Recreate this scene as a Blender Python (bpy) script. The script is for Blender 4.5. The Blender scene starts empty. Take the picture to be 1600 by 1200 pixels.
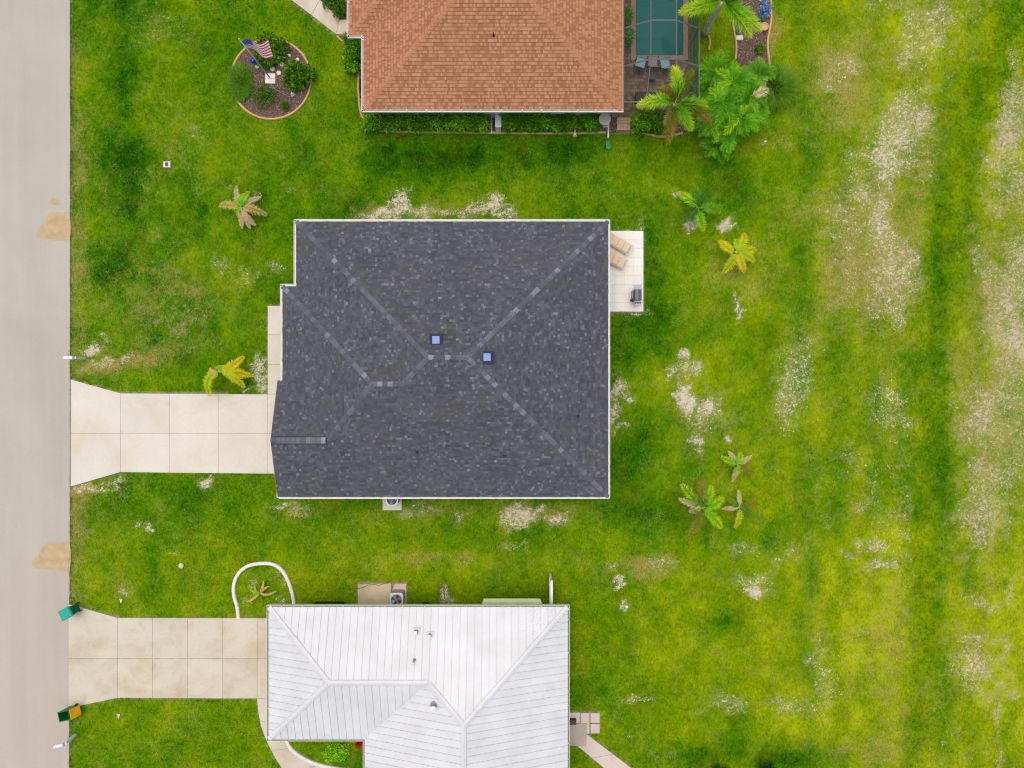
import bpy, math, random
import numpy as np
from mathutils import Vector, Matrix
random.seed(7); rng = np.random.default_rng(7)
R = math.radians
sc = bpy.context.scene
COL = sc.collection

# ---------------------------------------------------------------- camera, sky, sun, exposure
CAM_H = 42.7           # drone height above the lawn, metres
PXM = 26.0             # ground scale used when surveying the place from above
cam_d = bpy.data.cameras.new('camera'); cam = bpy.data.objects.new('camera', cam_d); COL.objects.link(cam)
cam.location = (0, 0, CAM_H); cam.rotation_euler = (0, 0, 0)
cam_d.sensor_width = 36.0; cam_d.sensor_fit = 'HORIZONTAL'
cam_d.lens = 36.0 * CAM_H / (1600.0 / PXM)
cam_d.clip_end = 2000; cam_d.clip_start = 0.5
sc.camera = cam
world = bpy.data.worlds.new('World'); sc.world = world; world.use_nodes = True
wn = world.node_tree; bg = wn.nodes['Background']
sky = wn.nodes.new('ShaderNodeTexSky'); sky.sky_type = 'NISHITA'; sky.sun_disc = False
SUN_EL, SUN_AZ = R(80), R(-30)
sky.sun_elevation = SUN_EL; sky.sun_rotation = SUN_AZ
sky.air_density = 1.0; sky.dust_density = 4.0; sky.ozone_density = 0.6
wn.links.new(sky.outputs[0], bg.inputs[0]); bg.inputs[1].default_value = 0.13
sun_d = bpy.data.lights.new('sun', 'SUN'); sun = bpy.data.objects.new('sun', sun_d); COL.objects.link(sun)
sun_d.energy = 1.0; sun_d.angle = R(70); sun_d.color = (1.0, 0.955, 0.74)
sdir = Vector((math.sin(SUN_AZ) * math.cos(SUN_EL), math.cos(SUN_AZ) * math.cos(SUN_EL), math.sin(SUN_EL)))
sun.rotation_euler = (-sdir).to_track_quat('-Z', 'Y').to_euler(); sun.location = (0, 0, 30)
vs = sc.view_settings; vs.view_transform = 'Standard'; vs.look = 'None'; vs.gamma = 1; vs.use_curve_mapping = False
vs.exposure = 0.74
sc.cycles.filter_width = 1.15

# ---------------------------------------------------------------- helpers
def G(px, py, h=0.0):
    """survey point of the aerial plan at height h -> world metres"""
    k = (CAM_H - h) / CAM_H / PXM
    return Vector(((px - 800) * k, (600 - py) * k, h))

def lin(c):
    c = c / 255.0
    return c / 12.92 if c <= 0.04045 else ((c + 0.055) / 1.055) ** 2.4
GAIN = 1.5
def K(r, g, b, gain=GAIN):
    return (min(lin(r) / gain, .86), min(lin(g) / gain, .86), min(lin(b) / gain, .86), 1)

def wloc(o):
    v = Vector((0, 0, 0))
    while o: v += o.location; o = o.parent
    return v

def link(name, me, parent=None, loc=None):
    o = bpy.data.objects.new(name, me); COL.objects.link(o)
    if parent: o.parent = parent
    if loc is not None: o.location = loc
    return o

def tag(o, label=None, cat=None, group=None, kind=None):
    if label: o['label'] = label
    if cat: o['category'] = cat
    if group: o['group'] = group
    if kind: o['kind'] = kind
    return o

def thing(name, label, cat, loc=(0, 0, 0), rz=0, group=None):
    o = link(name, None, None, loc); o.rotation_euler = (0, 0, rz); o.empty_display_size = .2
    return tag(o, label, cat, group)

class MB:
    def __init__(s): s.v = []; s.f = []; s.a = []; s.m = []
    def add(s, vs_, fs, val=0.5, mi=0):
        n = len(s.v); s.v += [tuple(p) for p in vs_]
        for f in fs: s.f.append(tuple(n + i for i in f)); s.a.append(val); s.m.append(mi)
    def prism(s, poly, z0, z1, val=.5, mi=0, bevel=0):
        poly = [(p[0], p[1]) for p in poly]
        ar = sum(poly[i - 1][0] * poly[i][1] - poly[i][0] * poly[i - 1][1] for i in range(len(poly)))
        if ar < 0: poly = poly[::-1]
        n = len(poly)
        if bevel:
            c = np.mean(poly, axis=0); top = []
            for p in poly:
                d = np.array(p) - c; L = np.linalg.norm(d); top.append(tuple(c + d * (1 - bevel * 1.4 / L)))
            s.add([(x, y, z0) for x, y in poly] + [(x, y, z1 - bevel) for x, y in poly] + [(x, y, z1) for x, y in top],
                  [tuple(range(n - 1, -1, -1)), tuple(range(2 * n, 3 * n))] +
                  [(i, (i + 1) % n, n + (i + 1) % n, n + i) for i in range(n)] +
                  [(n + i, n + (i + 1) % n, 2 * n + (i + 1) % n, 2 * n + i) for i in range(n)], val, mi)
        else:
            s.add([(x, y, z0) for x, y in poly] + [(x, y, z1) for x, y in poly],
                  [tuple(range(n - 1, -1, -1)), tuple(range(n, 2 * n))] +
                  [(i, (i + 1) % n, n + (i + 1) % n, n + i) for i in range(n)], val, mi)
        return s
    def box(s, c, d, rz=0, val=.5, mi=0, bevel=0):
        x, y, z = c; a, b, h = d[0] / 2, d[1] / 2, d[2] / 2; cs, sn = math.cos(rz), math.sin(rz)
        poly = [(x + cs * p - sn * q, y + sn * p + cs * q) for p, q in ((-a, -b), (a, -b), (a, b), (-a, b))]
        return s.prism(poly, z - h, z + h, val, mi, bevel)
    def tube(s, pts, r, n=8, val=.5, mi=0, caps=True):
        pts = [Vector(p) for p in pts]; rs = [float(q) for q in r] if isinstance(r, (list, tuple)) else [r] * len(pts)
        rings = []
        for i, p in enumerate(pts):
            t = (pts[min(i + 1, len(pts) - 1)] - pts[max(i - 1, 0)]).normalized()
            u = t.cross(Vector((0, 0, 1)))
            if u.length < 1e-3: u = Vector((1, 0, 0))
            u.normalize(); w = u.cross(t)
            rings.append([p + rs[i] * (math.cos(2 * math.pi * k / n) * u + math.sin(2 * math.pi * k / n) * w) for k in range(n)])
        V = [q for g in rings for q in g]; F = []
        for i in range(len(pts) - 1):
            for k in range(n):
                F.append((i * n + k, (i + 1) * n + k, (i + 1) * n + (k + 1) % n, i * n + (k + 1) % n))
        if caps: F += [tuple(range(n)), tuple(range(len(V) - 1, len(V) - n - 1, -1))]
        s.add(V, F, val, mi); return s
    def lathe(s, prof, c=(0, 0, 0), n=20, val=.5, mi=0):
        V = []; F = []
        for r, z in prof:
            for k in range(n):
                a = 2 * math.pi * k / n; V.append((c[0] + r * math.cos(a), c[1] + r * math.sin(a), c[2] + z))
        for i in range(len(prof) - 1):
            for k in range(n):
                F.append((i * n + k, i * n + (k + 1) % n, (i + 1) * n + (k + 1) % n, (i + 1) * n + k))
        F += [tuple(range(n - 1, -1, -1)), tuple(range((len(prof) - 1) * n, len(prof) * n))]
        s.add(V, F, val, mi); return s
    def sweep(s, pts, prof, val=.5, closed=False):
        """sweep a profile (list of (side,z)) along a plan path of (x,y)"""
        P = [Vector((p[0], p[1])) for p in pts]; N = len(P); m = len(prof); V = []
        for i in range(N):
            a = P[(i - 1) % N] if closed or i > 0 else P[i]; b = P[(i + 1) % N] if closed or i < N - 1 else P[i]
            t = (b - a).normalized(); nrm = Vector((-t.y, t.x))
            for q, z in prof: w = P[i] + nrm * q; V.append((w.x, w.y, z))
        F = []
        for i in range(N if closed else N - 1):
            j = (i + 1) % N
            for k in range(m): F.append((i * m + k, i * m + (k + 1) % m, j * m + (k + 1) % m, j * m + k))
        if not closed: F += [tuple(range(m - 1, -1, -1)), tuple((N - 1) * m + k for k in range(m))]
        s.add(V, F, val); return s
    def build(s, name, mat, parent=None, smooth=False, world=True, kind=None):
        off = wloc(parent) if (parent and world) else Vector((0, 0, 0))
        me = bpy.data.meshes.new(name)
        me.from_pydata([(p[0] - off.x, p[1] - off.y, p[2] - off.z) for p in s.v], [], s.f)
        at = me.attributes.new('v', 'FLOAT', 'FACE'); at.data.foreach_set('value', np.array(s.a, dtype=np.float32))
        for m_ in (mat if isinstance(mat, (list, tuple)) else [mat]): me.materials.append(m_)
        if any(s.m): me.polygons.foreach_set('material_index', np.array(s.m, dtype=np.int32))
        if smooth: me.polygons.foreach_set('use_smooth', [True] * len(me.polygons))
        me.update()
        o = link(name, me, parent)
        if kind: o['kind'] = kind
        return o

def smooth_path(pts, n=6, closed=False):
    P = [np.array(p[:2], float) for p in pts]; out = []; N = len(P)
    for i in range(N if closed else N - 1):
        p1, p2 = P[i], P[(i + 1) % N]
        p0 = P[(i - 1) % N] if closed or i > 0 else p1; p3 = P[(i + 2) % N] if closed or i < N - 2 else p2
        for k in range(n):
            t = k / n
            out.append(.5 * ((2 * p1) + (-p0 + p2) * t + (2 * p0 - 5 * p1 + 4 * p2 - p3) * t * t + (-p0 + 3 * p1 - 3 * p2 + p3) * t ** 3))
    if not closed: out.append(P[-1])
    return [tuple(p) for p in out]

def clip(poly, a, b, c):
    """keep a*x+b*y<=c"""
    out = []
    for i in range(len(poly)):
        p, q = poly[i - 1], poly[i]; dp = a * p[0] + b * p[1] - c; dq = a * q[0] + b * q[1] - c
        if dp <= 0: out.append(p)
        if (dp < 0 < dq) or (dq < 0 < dp):
            t = dp / (dp - dq); out.append((p[0] + (q[0] - p[0]) * t, p[1] + (q[1] - p[1]) * t))
    o2 = []
    for p in out:
        if not o2 or abs(p[0] - o2[-1][0]) + abs(p[1] - o2[-1][1]) > 1e-6: o2.append(p)
    return o2
def area(poly): return abs(sum(poly[i - 1][0] * poly[i][1] - poly[i][0] * poly[i - 1][1] for i in range(len(poly)))) / 2 if len(poly) > 2 else 0

# ---------------------------------------------------------------- materials
def new_mat(name):
    m = bpy.data.materials.new(name); m.use_nodes = True; nt = m.node_tree
    return m, nt, nt.nodes['Principled BSDF']
def nd(nt, t, **kw):
    n = nt.nodes.new(t)
    for k, v in kw.items():
        if k.startswith('i_'): n.inputs[k[2:].replace('_', ' ')].default_value = v
        else: setattr(n, k, v)
    return n
def noise(nt, scale, detail=4, rough=.55, coord=None, dist=0):
    n = nd(nt, 'ShaderNodeTexNoise'); n.inputs['Scale'].default_value = scale; n.inputs['Detail'].default_value = detail
    n.inputs['Roughness'].default_value = rough; n.inputs['Distortion'].default_value = dist
    if coord is not None: nt.links.new(coord, n.inputs['Vector'])
    return n.outputs['Fac']
def math_(nt, op, a, b=None, c=None, clampv=False):
    n = nd(nt, 'ShaderNodeMath', operation=op); n.use_clamp = clampv
    for i, x in enumerate((a, b, c)):
        if x is None: continue
        if isinstance(x, (int, float)): n.inputs[i].default_value = x
        else: nt.links.new(x, n.inputs[i])
    return n.outputs[0]
def mixc(nt, fac, a, b):
    n = nd(nt, 'ShaderNodeMix', data_type='RGBA')
    for idx, x in ((0, fac), (6, a), (7, b)):
        if isinstance(x, (int, float, tuple)): n.inputs[idx].default_value = x
        else: nt.links.new(x, n.inputs[idx])
    return n.outputs[2]
def ramp(nt, fac, stops, interp='LINEAR'):
    n = nd(nt, 'ShaderNodeValToRGB'); cr = n.color_ramp; cr.interpolation = interp
    while len(cr.elements) < len(stops): cr.elements.new(0.5)
    for e, (p, c) in zip(cr.elements, stops): e.position = p; e.color = c
    nt.links.new(fac, n.inputs[0]); return n.outputs[0]
def attr(nt, name): return nd(nt, 'ShaderNodeAttribute', attribute_name=name).outputs['Fac']
def wpos(nt): return nd(nt, 'ShaderNodeNewGeometry').outputs['Position']
def mapped(nt, coord, scale):
    n = nd(nt, 'ShaderNodeMapping'); n.inputs['Scale'].default_value = scale; nt.links.new(coord, n.inputs['Vector']); return n.outputs[0]
def bump(nt, bsdf, h, strength=.3, dist=.02):
    n = nd(nt, 'ShaderNodeBump'); n.inputs['Strength'].default_value = strength; n.inputs['Distance'].default_value = dist
    nt.links.new(h, n.inputs['Height']); nt.links.new(n.outputs[0], bsdf.inputs['Normal'])

MATS = {}
def plain(name, c, rough=.7, var=.12, scale=4, metal=0, bmp=0, spec=.3, c2=None):
    """painted / plain stuff: base colour with soft mottling"""
    if name in MATS: return MATS[name]
    m, nt, b = new_mat(name); p = wpos(nt)
    f = noise(nt, scale, 5, .6, p)
    lo = tuple(x * (1 - var) for x in c[:3]) + (1,); hi = tuple(min(1, x * (1 + var)) for x in (c2 or c)[:3]) + (1,)
    nt.links.new(ramp(nt, f, [(.3, lo), (.7, hi)]), b.inputs['Base Color'])
    b.inputs['Roughness'].default_value = rough; b.inputs['Metallic'].default_value = metal; b.inputs['Specular IOR Level'].default_value = spec
    if bmp: bump(nt, b, noise(nt, scale * 12, 3, .6, p), bmp)
    MATS[name] = m; return m
def leafmat(name, stops, rough=.5, rnd=.25, transl=.25, lift=1.45):
    """foliage: colour from per-face value plus per-object random"""
    if name in MATS: return MATS[name]
    m, nt, b = new_mat(name)
    oi = nd(nt, 'ShaderNodeObjectInfo').outputs['Random']
    f = math_(nt, 'ADD', attr(nt, 'v'), math_(nt, 'MULTIPLY', math_(nt, 'SUBTRACT', oi, .5), rnd), clampv=True)
    col = ramp(nt, f, [(p_, tuple(min(.8, x * lift) for x in c_[:3]) + (1,)) for p_, c_ in stops])
    nt.links.new(col, b.inputs['Base Color']); b.inputs['Roughness'].default_value = rough; b.inputs['Specular IOR Level'].default_value = .15
    tr = nd(nt, 'ShaderNodeBsdfTranslucent'); nt.links.new(col, tr.inputs[0])
    mx = nd(nt, 'ShaderNodeMixShader'); mx.inputs[0].default_value = transl
    nt.links.new(b.outputs[0], mx.inputs[1]); nt.links.new(tr.outputs[0], mx.inputs[2])
    nt.links.new(mx.outputs[0], nt.nodes['Material Output'].inputs[0])
    MATS[name] = m; return m

def concrete(name, c, warm, stain=.25):
    if name in MATS: return MATS[name]
    m, nt, b = new_mat(name); p = wpos(nt)
    oi = nd(nt, 'ShaderNodeObjectInfo').outputs['Random']
    big = noise(nt, .45, 5, .62, p, .4); fine = noise(nt, 9, 4, .7, p)
    col = ramp(nt, big, [(.3, warm), (.52, c), (.75, tuple(min(1, x * 1.06) for x in c[:3]) + (1,))])
    st = ramp(nt, noise(nt, 1.1, 6, .7, p, .8), [(.56, (0, 0, 0, 1)), (.8, (1, 1, 1, 1))])
    stf = math_(nt, 'MULTIPLY', st, stain)
    col = mixc(nt, stf, col, tuple(x * f for x, f in zip(warm[:3], (.68, .62, .55))) + (1,))
    g = math_(nt, 'MULTIPLY_ADD', fine, .22, .89)
    g = math_(nt, 'MULTIPLY', g, math_(nt, 'MULTIPLY_ADD', oi, .07, .965))
    mul = nd(nt, 'ShaderNodeVectorMath', operation='SCALE'); nt.links.new(col, mul.inputs[0]); nt.links.new(g, mul.inputs['Scale'])
    nt.links.new(mul.outputs[0], b.inputs['Base Color']); b.inputs['Roughness'].default_value = .9; b.inputs['Specular IOR Level'].default_value = .2
    bump(nt, b, noise(nt, 40, 3, .6, p), .25, .006)
    MATS[name] = m; return m

M_CONC = concrete('concrete_new', K(223, 214, 199), K(218, 205, 186), .16)
M_CONC_OLD = concrete('concrete_old', K(214, 203, 184), K(200, 182, 156), .5)
M_CONC_PINK = concrete('concrete_pink', K(216, 199, 190), K(205, 182, 170), .3)
M_SLAB_DIRTY = concrete('concrete_dirty', K(214, 194, 164), K(192, 166, 130), .5)
M_TILE = concrete('patio_tile', K(244, 238, 230), K(238, 230, 218), .06)
M_WHITE = plain('white_paint', K(240, 238, 234), .45, .05, 2)
M_CREAM = plain('cream_gutter', K(238, 234, 222), .45, .05, 2)
M_GUT_IN = plain('gutter_shade', K(140, 140, 136), .6, .2, 6)
M_STUCCO = plain('stucco', K(222, 212, 190), .9, .06, 3, bmp=.3)
M_STUCCO_GREEN = plain('stucco_green', K(205, 210, 165), .9, .06, 3, bmp=.3)
M_GLASS = plain('window_glass', (.03, .04, .05, 1), .08, .1, 1, spec=.6)
M_BLACK = plain('black_plastic', K(38, 38, 42), .5, .3, 8)
M_DARKMETAL = plain('dark_metal', K(70, 72, 80), .4, .2, 8, metal=.3)
M_GREY = plain('grey_metal', K(165, 166, 172), .45, .12, 6, metal=.2)
M_BRONZE = plain('bronze_frame', K(122, 122, 122), .5, .1, 4)
M_CURB_TAN = concrete('curb_tan', K(214, 178, 116), K(196, 148, 92), .35)
M_CURB_WHITE = plain('curb_white', K(238, 228, 222), .7, .08, 3)
# ---------------------------------------------------------------- plan outlines used by ground, slabs and beds
def PL(pts, h=0.0): return [tuple(G(x, y, h)[:2]) for x, y in pts]
DRIVE1 = [(111, 593), (189, 614.5), (418.6, 616), (440, 616), (440, 741), (418.6, 740), (189, 737.5), (111, 760)]
DRIVE2 = [(109, 944), (185, 965), (430, 965.5), (430, 1091), (184, 1090), (107, 1106)]
WALK1 = [(418.6, 478), (470, 478), (470, 616), (418.6, 616)]
PATIO = [(930, 361), (1005, 361), (1004, 487), (930, 487)]
CURVE_OUT = [(402, 1091), (404, 1112), (410, 1140), (424, 1172), (441, 1200), (466, 1226), (500, 1246)]
CURVE_IN = [(446, 1150), (455, 1169), (478, 1186), (505, 1196), (535, 1202), (560, 1206)]
CURVE_WALK = CURVE_OUT + [(560, 1246)] + CURVE_IN[::-1] + [(430, 1091)]
WALK_RED = [(428, -24), (476, -24), (531, 31), (560, 31), (560, 56), (525, 54), (452, -2)]
PINKWALK = [(917, 1147), (987, 1200), (1030, 1232), (985, 1232), (944, 1200), (899, 1163)]
CIRC_C, CIRC_R = (424, 124), 62.3
HEDGE_BED = [(530, 56), (545, 72), (557, 96), (561, 118), (560, 142), (564, 175), (570, 188), (580, 198), (600, 204), (660, 206), (760, 207), (860, 208), (960, 207), (985, 205), (1000, 206), (1022, 210), (1045, 211), (1080, 205), (1080, 150), (560, 150), (560, 56)]
BED_TR = [(1143, -30), (1143.5, 9), (1145, 37), (1150, 69), (1150, 95), (1190, 120), (1204, 112), (1200, 84), (1199, 62), (1204, 32), (1203, -30)]
ARCH = [(373, 966), (371, 948), (366, 930), (366, 912), (373, 896), (386, 885), (404, 880.5), (424, 881), (438, 888), (448, 902), (455, 920), (459, 938), (460, 952)]
SMALLBED = [(446, 1150)] + CURVE_IN + [(572, 1206), (572, 1140)]
DECK = [(968, -150), (1077, -150), (1077, 183), (968, 183)]
ROAD_X0, ROAD_X1 = -80, 109.5
CIRC = [(CIRC_C[0] + CIRC_R * math.cos(a), CIRC_C[1] + CIRC_R * math.sin(a)) for a in np.linspace(0, 2 * math.pi, 40, endpoint=False)]
HOUSE_FOOT = [[(480, 370), (930, 370), (930, 760), (450, 760), (450, 470), (480, 470)],
              [(590, -380), (950, -380), (950, 180), (590, 180)], [(440, 970), (870, 970), (870, 1380), (590, 1380), (590, 1120), (440, 1120)]]
ACPAD2 = [(559, 911), (635, 911), (636, 960), (560, 960)]
ACPAD1 = [(598, 764), (628, 764), (628, 797), (598, 797)]
STEPPAD = [(962, 178), (985, 178), (986, 206), (965, 206)]
EASTPADS = [[(885, 1113), (906, 1113), (906, 1131), (885, 1131)], [(907, 1113.5), (921, 1113.5), (921, 1146), (907, 1146)],
            [(922.5, 1113.5), (937, 1113.5), (937, 1129), (922.5, 1129)], [(922.5, 1130.5), (937, 1130.5), (937, 1145.5), (922.5, 1145.5)]]
LANDING = [(884, 1129), (917, 1129.5), (915.5, 1165), (884, 1163)]
BARE_POLYS = [DRIVE1, DRIVE2, WALK1, PATIO, CURVE_WALK, WALK_RED, PINKWALK, CIRC, HEDGE_BED, BED_TR, DECK, ACPAD1, ACPAD2, STEPPAD, LANDING] + EASTPADS + HOUSE_FOOT

def inpoly(px, py, poly):
    ins = np.zeros(px.shape, bool); n = len(poly)
    for i in range(n):
        x1, y1 = poly[i - 1]; x2, y2 = poly[i]
        if y1 == y2: continue
        c = ((y1 > py) != (y2 > py)) & (px < (x2 - x1) * (py - y1) / (y2 - y1) + x1)
        ins ^= c
    return ins
_tab = rng.random((64, 64))
def vnoise(x, y, s):
    x = x / s; y = y / s; xi = np.floor(x).astype(int); yi = np.floor(y).astype(int); fx = x - xi; fy = y - yi
    fx = fx * fx * (3 - 2 * fx); fy = fy * fy * (3 - 2 * fy); t = lambda i, j: _tab[i % 64, j % 64]
    return (t(xi, yi) * (1 - fx) + t(xi + 1, yi) * fx) * (1 - fy) + (t(xi, yi + 1) * (1 - fx) + t(xi + 1, yi + 1) * fx) * fy
SAND = [(625,312,16,12,1.1),(632,324,14,14,1),(605,334,42,7,1),(580,336,26,6,.9),(690,334,34,6,.8),(735,330,26,9,.8),(765,318,20,12,.95),(790,330,22,12,.75),(655,333,22,10,.8),
 (403,570,9,18,.95),(408,592,9,20,.95),(388,606,8,6,.6),(968,610,12,18,.9),(960,645,8,32,.85),(985,628,8,8,.8),(968,668,20,5,.7),
 (1070,626,12,13,1.3),(1068,606,9,7,1.1),(1065,558,6,10,1),(1055,582,16,9,.7),(1085,575,20,14,.65),(1090,692,10,9,1.2),(1110,632,14,14,.7),(1138,685,6,5,1),(1153,472,7,9,1.15),(1149,486,6,6,1),
 (1133,352,10,8,1.15),(1146,357,10,3,.8),(1082,353,11,9,1.15),(1058,299,8,6,.8),(1100,650,34,30,.42),(815,803,28,17,1.0),(798,815,16,12,.9),(845,798,14,9,.85),(870,812,25,12,.6),(800,855,30,5,.5),
 (1182,925,20,9,1.0),(1185,905,34,16,.55),(1230,862,30,15,.5),(980,944,5,7,1.1),(967,912,8,7,.9),(317,756,10,8,1.2),(270,868,6,4,1.0),(150,765,34,7,.75),(180,750,16,8,.7),(215,815,8,6,1),(232,820,6,5,.9),(190,930,6,5,1),
 (143,545,12,8,1),(158,572,30,6,.7),(200,560,14,10,.6),(170,530,7,4,.8),(445,788,20,5,.8),(470,800,14,8,.5),(694,930,9,12,1.1),(700,940,14,6,.7),(640,800,14,8,.5),(720,810,12,10,.5),(670,790,20,7,.5),
 (1430,50,28,45,.6),(1460,20,30,20,.6),(1385,250,17,55,1.0),(1405,205,22,40,.9),(1375,335,14,38,1.05),(1440,190,18,20,.8),(1405,430,28,60,.36),(1403,480,14,25,.72),(1355,300,14,14,.7),(1415,90,18,18,.8),(1445,70,18,12,.7),(1300,120,24,34,.5),(1330,95,10,20,.5),
 (1585,95,12,30,.8),(1585,150,22,30,.8),(1575,205,22,45,.85),(1545,255,20,20,.7),(1580,290,34,40,.8),(1560,330,20,10,.8),(1590,400,26,30,1.1),(1578,450,30,40,.95),(1590,540,30,50,1.1),(1555,500,24,50,.8),(1545,440,14,30,.7),(1540,650,22,40,.85),(1530,655,8,40,.8),(1575,640,40,50,.7),(1550,740,30,25,.62),(1545,805,30,40,.6),
 (1525,997,22,4,1),(1562,1000,14,4,1.0),(1575,930,4,20,.9),(1572,1020,4,20,.85),(1527,1035,24,20,.85),(1560,1120,5,40,.8),(1562,1185,5,20,.9),(1585,1090,8,6,.8),(1535,945,20,12,.6),(1510,1000,14,12,.6),
 (1342,850,12,9,.95),(1368,853,14,6,.95),(1375,880,30,8,.75),(1325,868,10,8,.8),(1245,560,30,50,.5),(1240,610,30,40,.52),(1390,625,24,30,.5),(1222,650,16,40,.5),(1340,790,10,14,.5),(1215,880,14,20,.6),
 (430,420,14,12,.4),(385,430,16,12,.45),(345,410,10,20,.4),(270,430,50,40,.16),(310,490,50,30,.18),(250,520,40,30,.18),(365,290,8,8,.4),(400,310,10,10,.4),(450,290,16,8,.3),(955,880,8,6,.5),(1310,375,30,60,.22),(1330,430,40,50,.22),(1340,330,30,30,.2),
 (1000,390,8,40,.62),(1000,487,20,4,.65),(970,490,20,3,.65),(990,357,18,4,.65),(1030,875,30,14,.4),(1160,855,30,10,.4),(1275,1030,14,40,.4),(1290,1080,20,60,.35),(1245,1110,30,14,.4),(1000,1095,20,10,.5),(985,1150,14,6,.5),(1140,1100,40,16,.45),(1230,1100,20,16,.5),(1030,1180,30,8,.3),
 (390,905,8,8,.5),(440,900,8,8,.5),(440,940,12,10,.5),(395,940,12,8,.4),(945,275,5,4,.6),(300,205,30,16,.3),(250,40,60,40,.25)]
DRY = [(1010,888,40,16,.9),(960,890,40,14,.6),(1330,110,60,60,.6),(1225,235,14,20,.6),(1260,330,60,40,.35),(1330,420,60,80,.5),(160,575,40,12,.9),(230,560,30,18,.5),(250,560,30,16,.5),(130,770,30,10,.8),(720,800,110,18,.45),(880,800,60,18,.5),(650,870,80,8,.5),(1430,260,30,200,.3),(600,330,60,12,.6),(700,325,60,12,.6),
 (1380,420,50,90,.4),(1400,1000,50,150,.35),(1540,600,60,300,.35),(250,470,120,70,.28),(280,230,60,40,.35),(120,350,14,300,.5),(120,850,14,110,.5),(440,170,30,20,.2),(1150,430,60,40,.4),(190,920,14,10,.5),(1210,60,12,30,.6),(1100,660,80,60,.3),(1390,1180,50,25,.5),(1250,1170,40,12,.5),(1210,35,10,70,.5),(700,880,150,10,.35),(470,800,60,14,.4),(1320,200,60,50,.3)]
LUSH_AND_SHADE = [(197,90,18,120,.7),(205,300,18,120,.75),(175,415,30,40,1.0),(170,240,20,60,.5),(750,245,140,26,.9),(620,245,60,24,.5),(900,240,90,22,.6),(560,320,30,20,.4),(1020,430,14,50,.8),(1000,510,50,30,.8),(985,560,28,30,.5),(1000,720,36,60,.55),(1010,800,70,26,.7),(820,840,40,20,.4),(1250,390,20,60,.5),
 (1230,1185,60,22,1.6),(1100,1180,90,20,.9),(1130,970,24,14,.6),(1100,985,40,14,.3),(860,830,30,8,.4),(330,100,40,60,.25),(480,300,120,30,.3),(430,600,40,30,.3),(1280,800,60,50,.5),(1260,500,30,30,.2),(1080,300,80,40,.3),(920,200,90,8,.4),(350,830,40,20,.35),(900,880,20,30,.3),(930,1060,30,80,.35),(1200,300,60,40,.5),(1280,230,40,60,.4),(1150,250,60,18,.5),(415,330,30,60,.3),(1480,760,14,60,.6),(1480,1090,18,70,.6),(1490,860,14,60,.4)]  # dark green turf, plus painted tree-crown shade at the bottom edge and wall shade
LIME = [(240,170,40,60,.5),(360,400,60,60,.2),(290,60,40,60,.3),(520,150,14,60,.35),(1420,120,60,120,.5),(1080,600,50,50,.5),(1080,780,30,40,.1),(700,870,200,40,.35),(1010,950,80,40,.3),(350,920,200,50,.4),(280,1150,150,60,.35),(520,1165,26,14,.8),(1380,1000,80,160,.45),(1580,1020,60,200,.6),(1500,560,14,60,.6),(1550,160,40,160,.5),(1370,170,30,40,.5),(1060,1050,120,100,.4),(1000,580,40,60,.3),(600,230,60,20,.2),(300,300,60,20,.3),(1280,420,20,40,.5)]
DITCH = [(1640,-60),(1585,40),(1530,160),(1492,300),(1472,420),(1460,560),(1456,700),(1446,850),(1441,1000),(1438,1260)]
def blobs(px, py, L):
    o = np.zeros(px.shape)
    for x, y, rx, ry, a in L:
        e = ((px - x) / rx) ** 2 + ((py - y) / ry) ** 2; o = np.maximum(o, a * np.exp(-e * .8)) if a > .55 else o + a * np.exp(-e * .8)
    return o
def masks(X, Y):
    px = 800 + X * PXM; py = 600 - Y * PXM
    wx = px + 16 * (vnoise(px, py, 14) - .5) + 8 * (vnoise(px + 90, py, 5) - .5); wy = py + 16 * (vnoise(px + 300, py + 50, 14) - .5) + 8 * (vnoise(px, py + 90, 5) - .5)
    sand = np.clip(blobs(wx, wy, SAND), 0, 1.3)
    dry = blobs(wx, wy, DRY); lush_shade = blobs(wx, wy, LUSH_AND_SHADE); lime = blobs(wx, wy, LIME)
    dx = np.interp(py, [p[1] for p in DITCH], [p[0] for p in DITCH])
    half = np.interp(py, [0, 400, 700, 1200], [38, 32, 25, 24]) * (.75 + .5 * vnoise(px, py, 55))
    ditch = np.exp(-(((wx - dx) / half) ** 2) ** 1.5)
    tone = .46 + .21 * np.clip((px - 1000) / 320, 0, 1) + .10 * np.clip((py - 720) / 260, 0, 1) - .04 * np.clip((600 - px) / 300, 0, 1)
    tone = tone + .27 * lime - .36 * lush_shade - .13 * ditch + .26 * (vnoise(px, py, 60) - .5) + .24 * (vnoise(px, py * .6, 24) - .5) + .2 * (vnoise(px, py, 9) - .5)
    # mowing lines run along the street
    tone = tone + .07 * np.sin(px / 8.5 + 2.5 * vnoise(px, py, 90)) * np.clip((px - 1100) / 150, 0, 1)
    bare = np.zeros(px.shape, bool)
    for P in BARE_POLYS: bare |= inpoly(px, py, P)
    road = (px > ROAD_X0) & (px < ROAD_X1 + 1)
    base = .04 + .10 * np.clip((px - 1080) / 250, 0, 1) + .10 * np.clip((420 - px) / 250, 0, 1) * (py > 180) - .2 * ditch - .1 * lush_shade
    dryv = .75 * dry + base + .34 * (vnoise(px + 50, py, 30) - .5) + .26 * (vnoise(px, py + 70, 11) - .5) + .25 * np.clip(sand, 0, .6)
    sand = np.where(px > 1190, .48, .90) * sand + 0.42 * np.clip((px - 1180) / 200, 0, 1) * (1 - .9 * ditch) * (.6 * vnoise(px + 20, py * .6 + 9, 50) + .4 * vnoise(px + 220, py + 9, 18)) ** 1.4 + .12 * np.exp(-((px - 118) / 14) ** 2) * (py > 120)
    return np.clip(tone, 0, 1), np.clip(dryv, 0, 1), sand, bare, road, ditch

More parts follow.
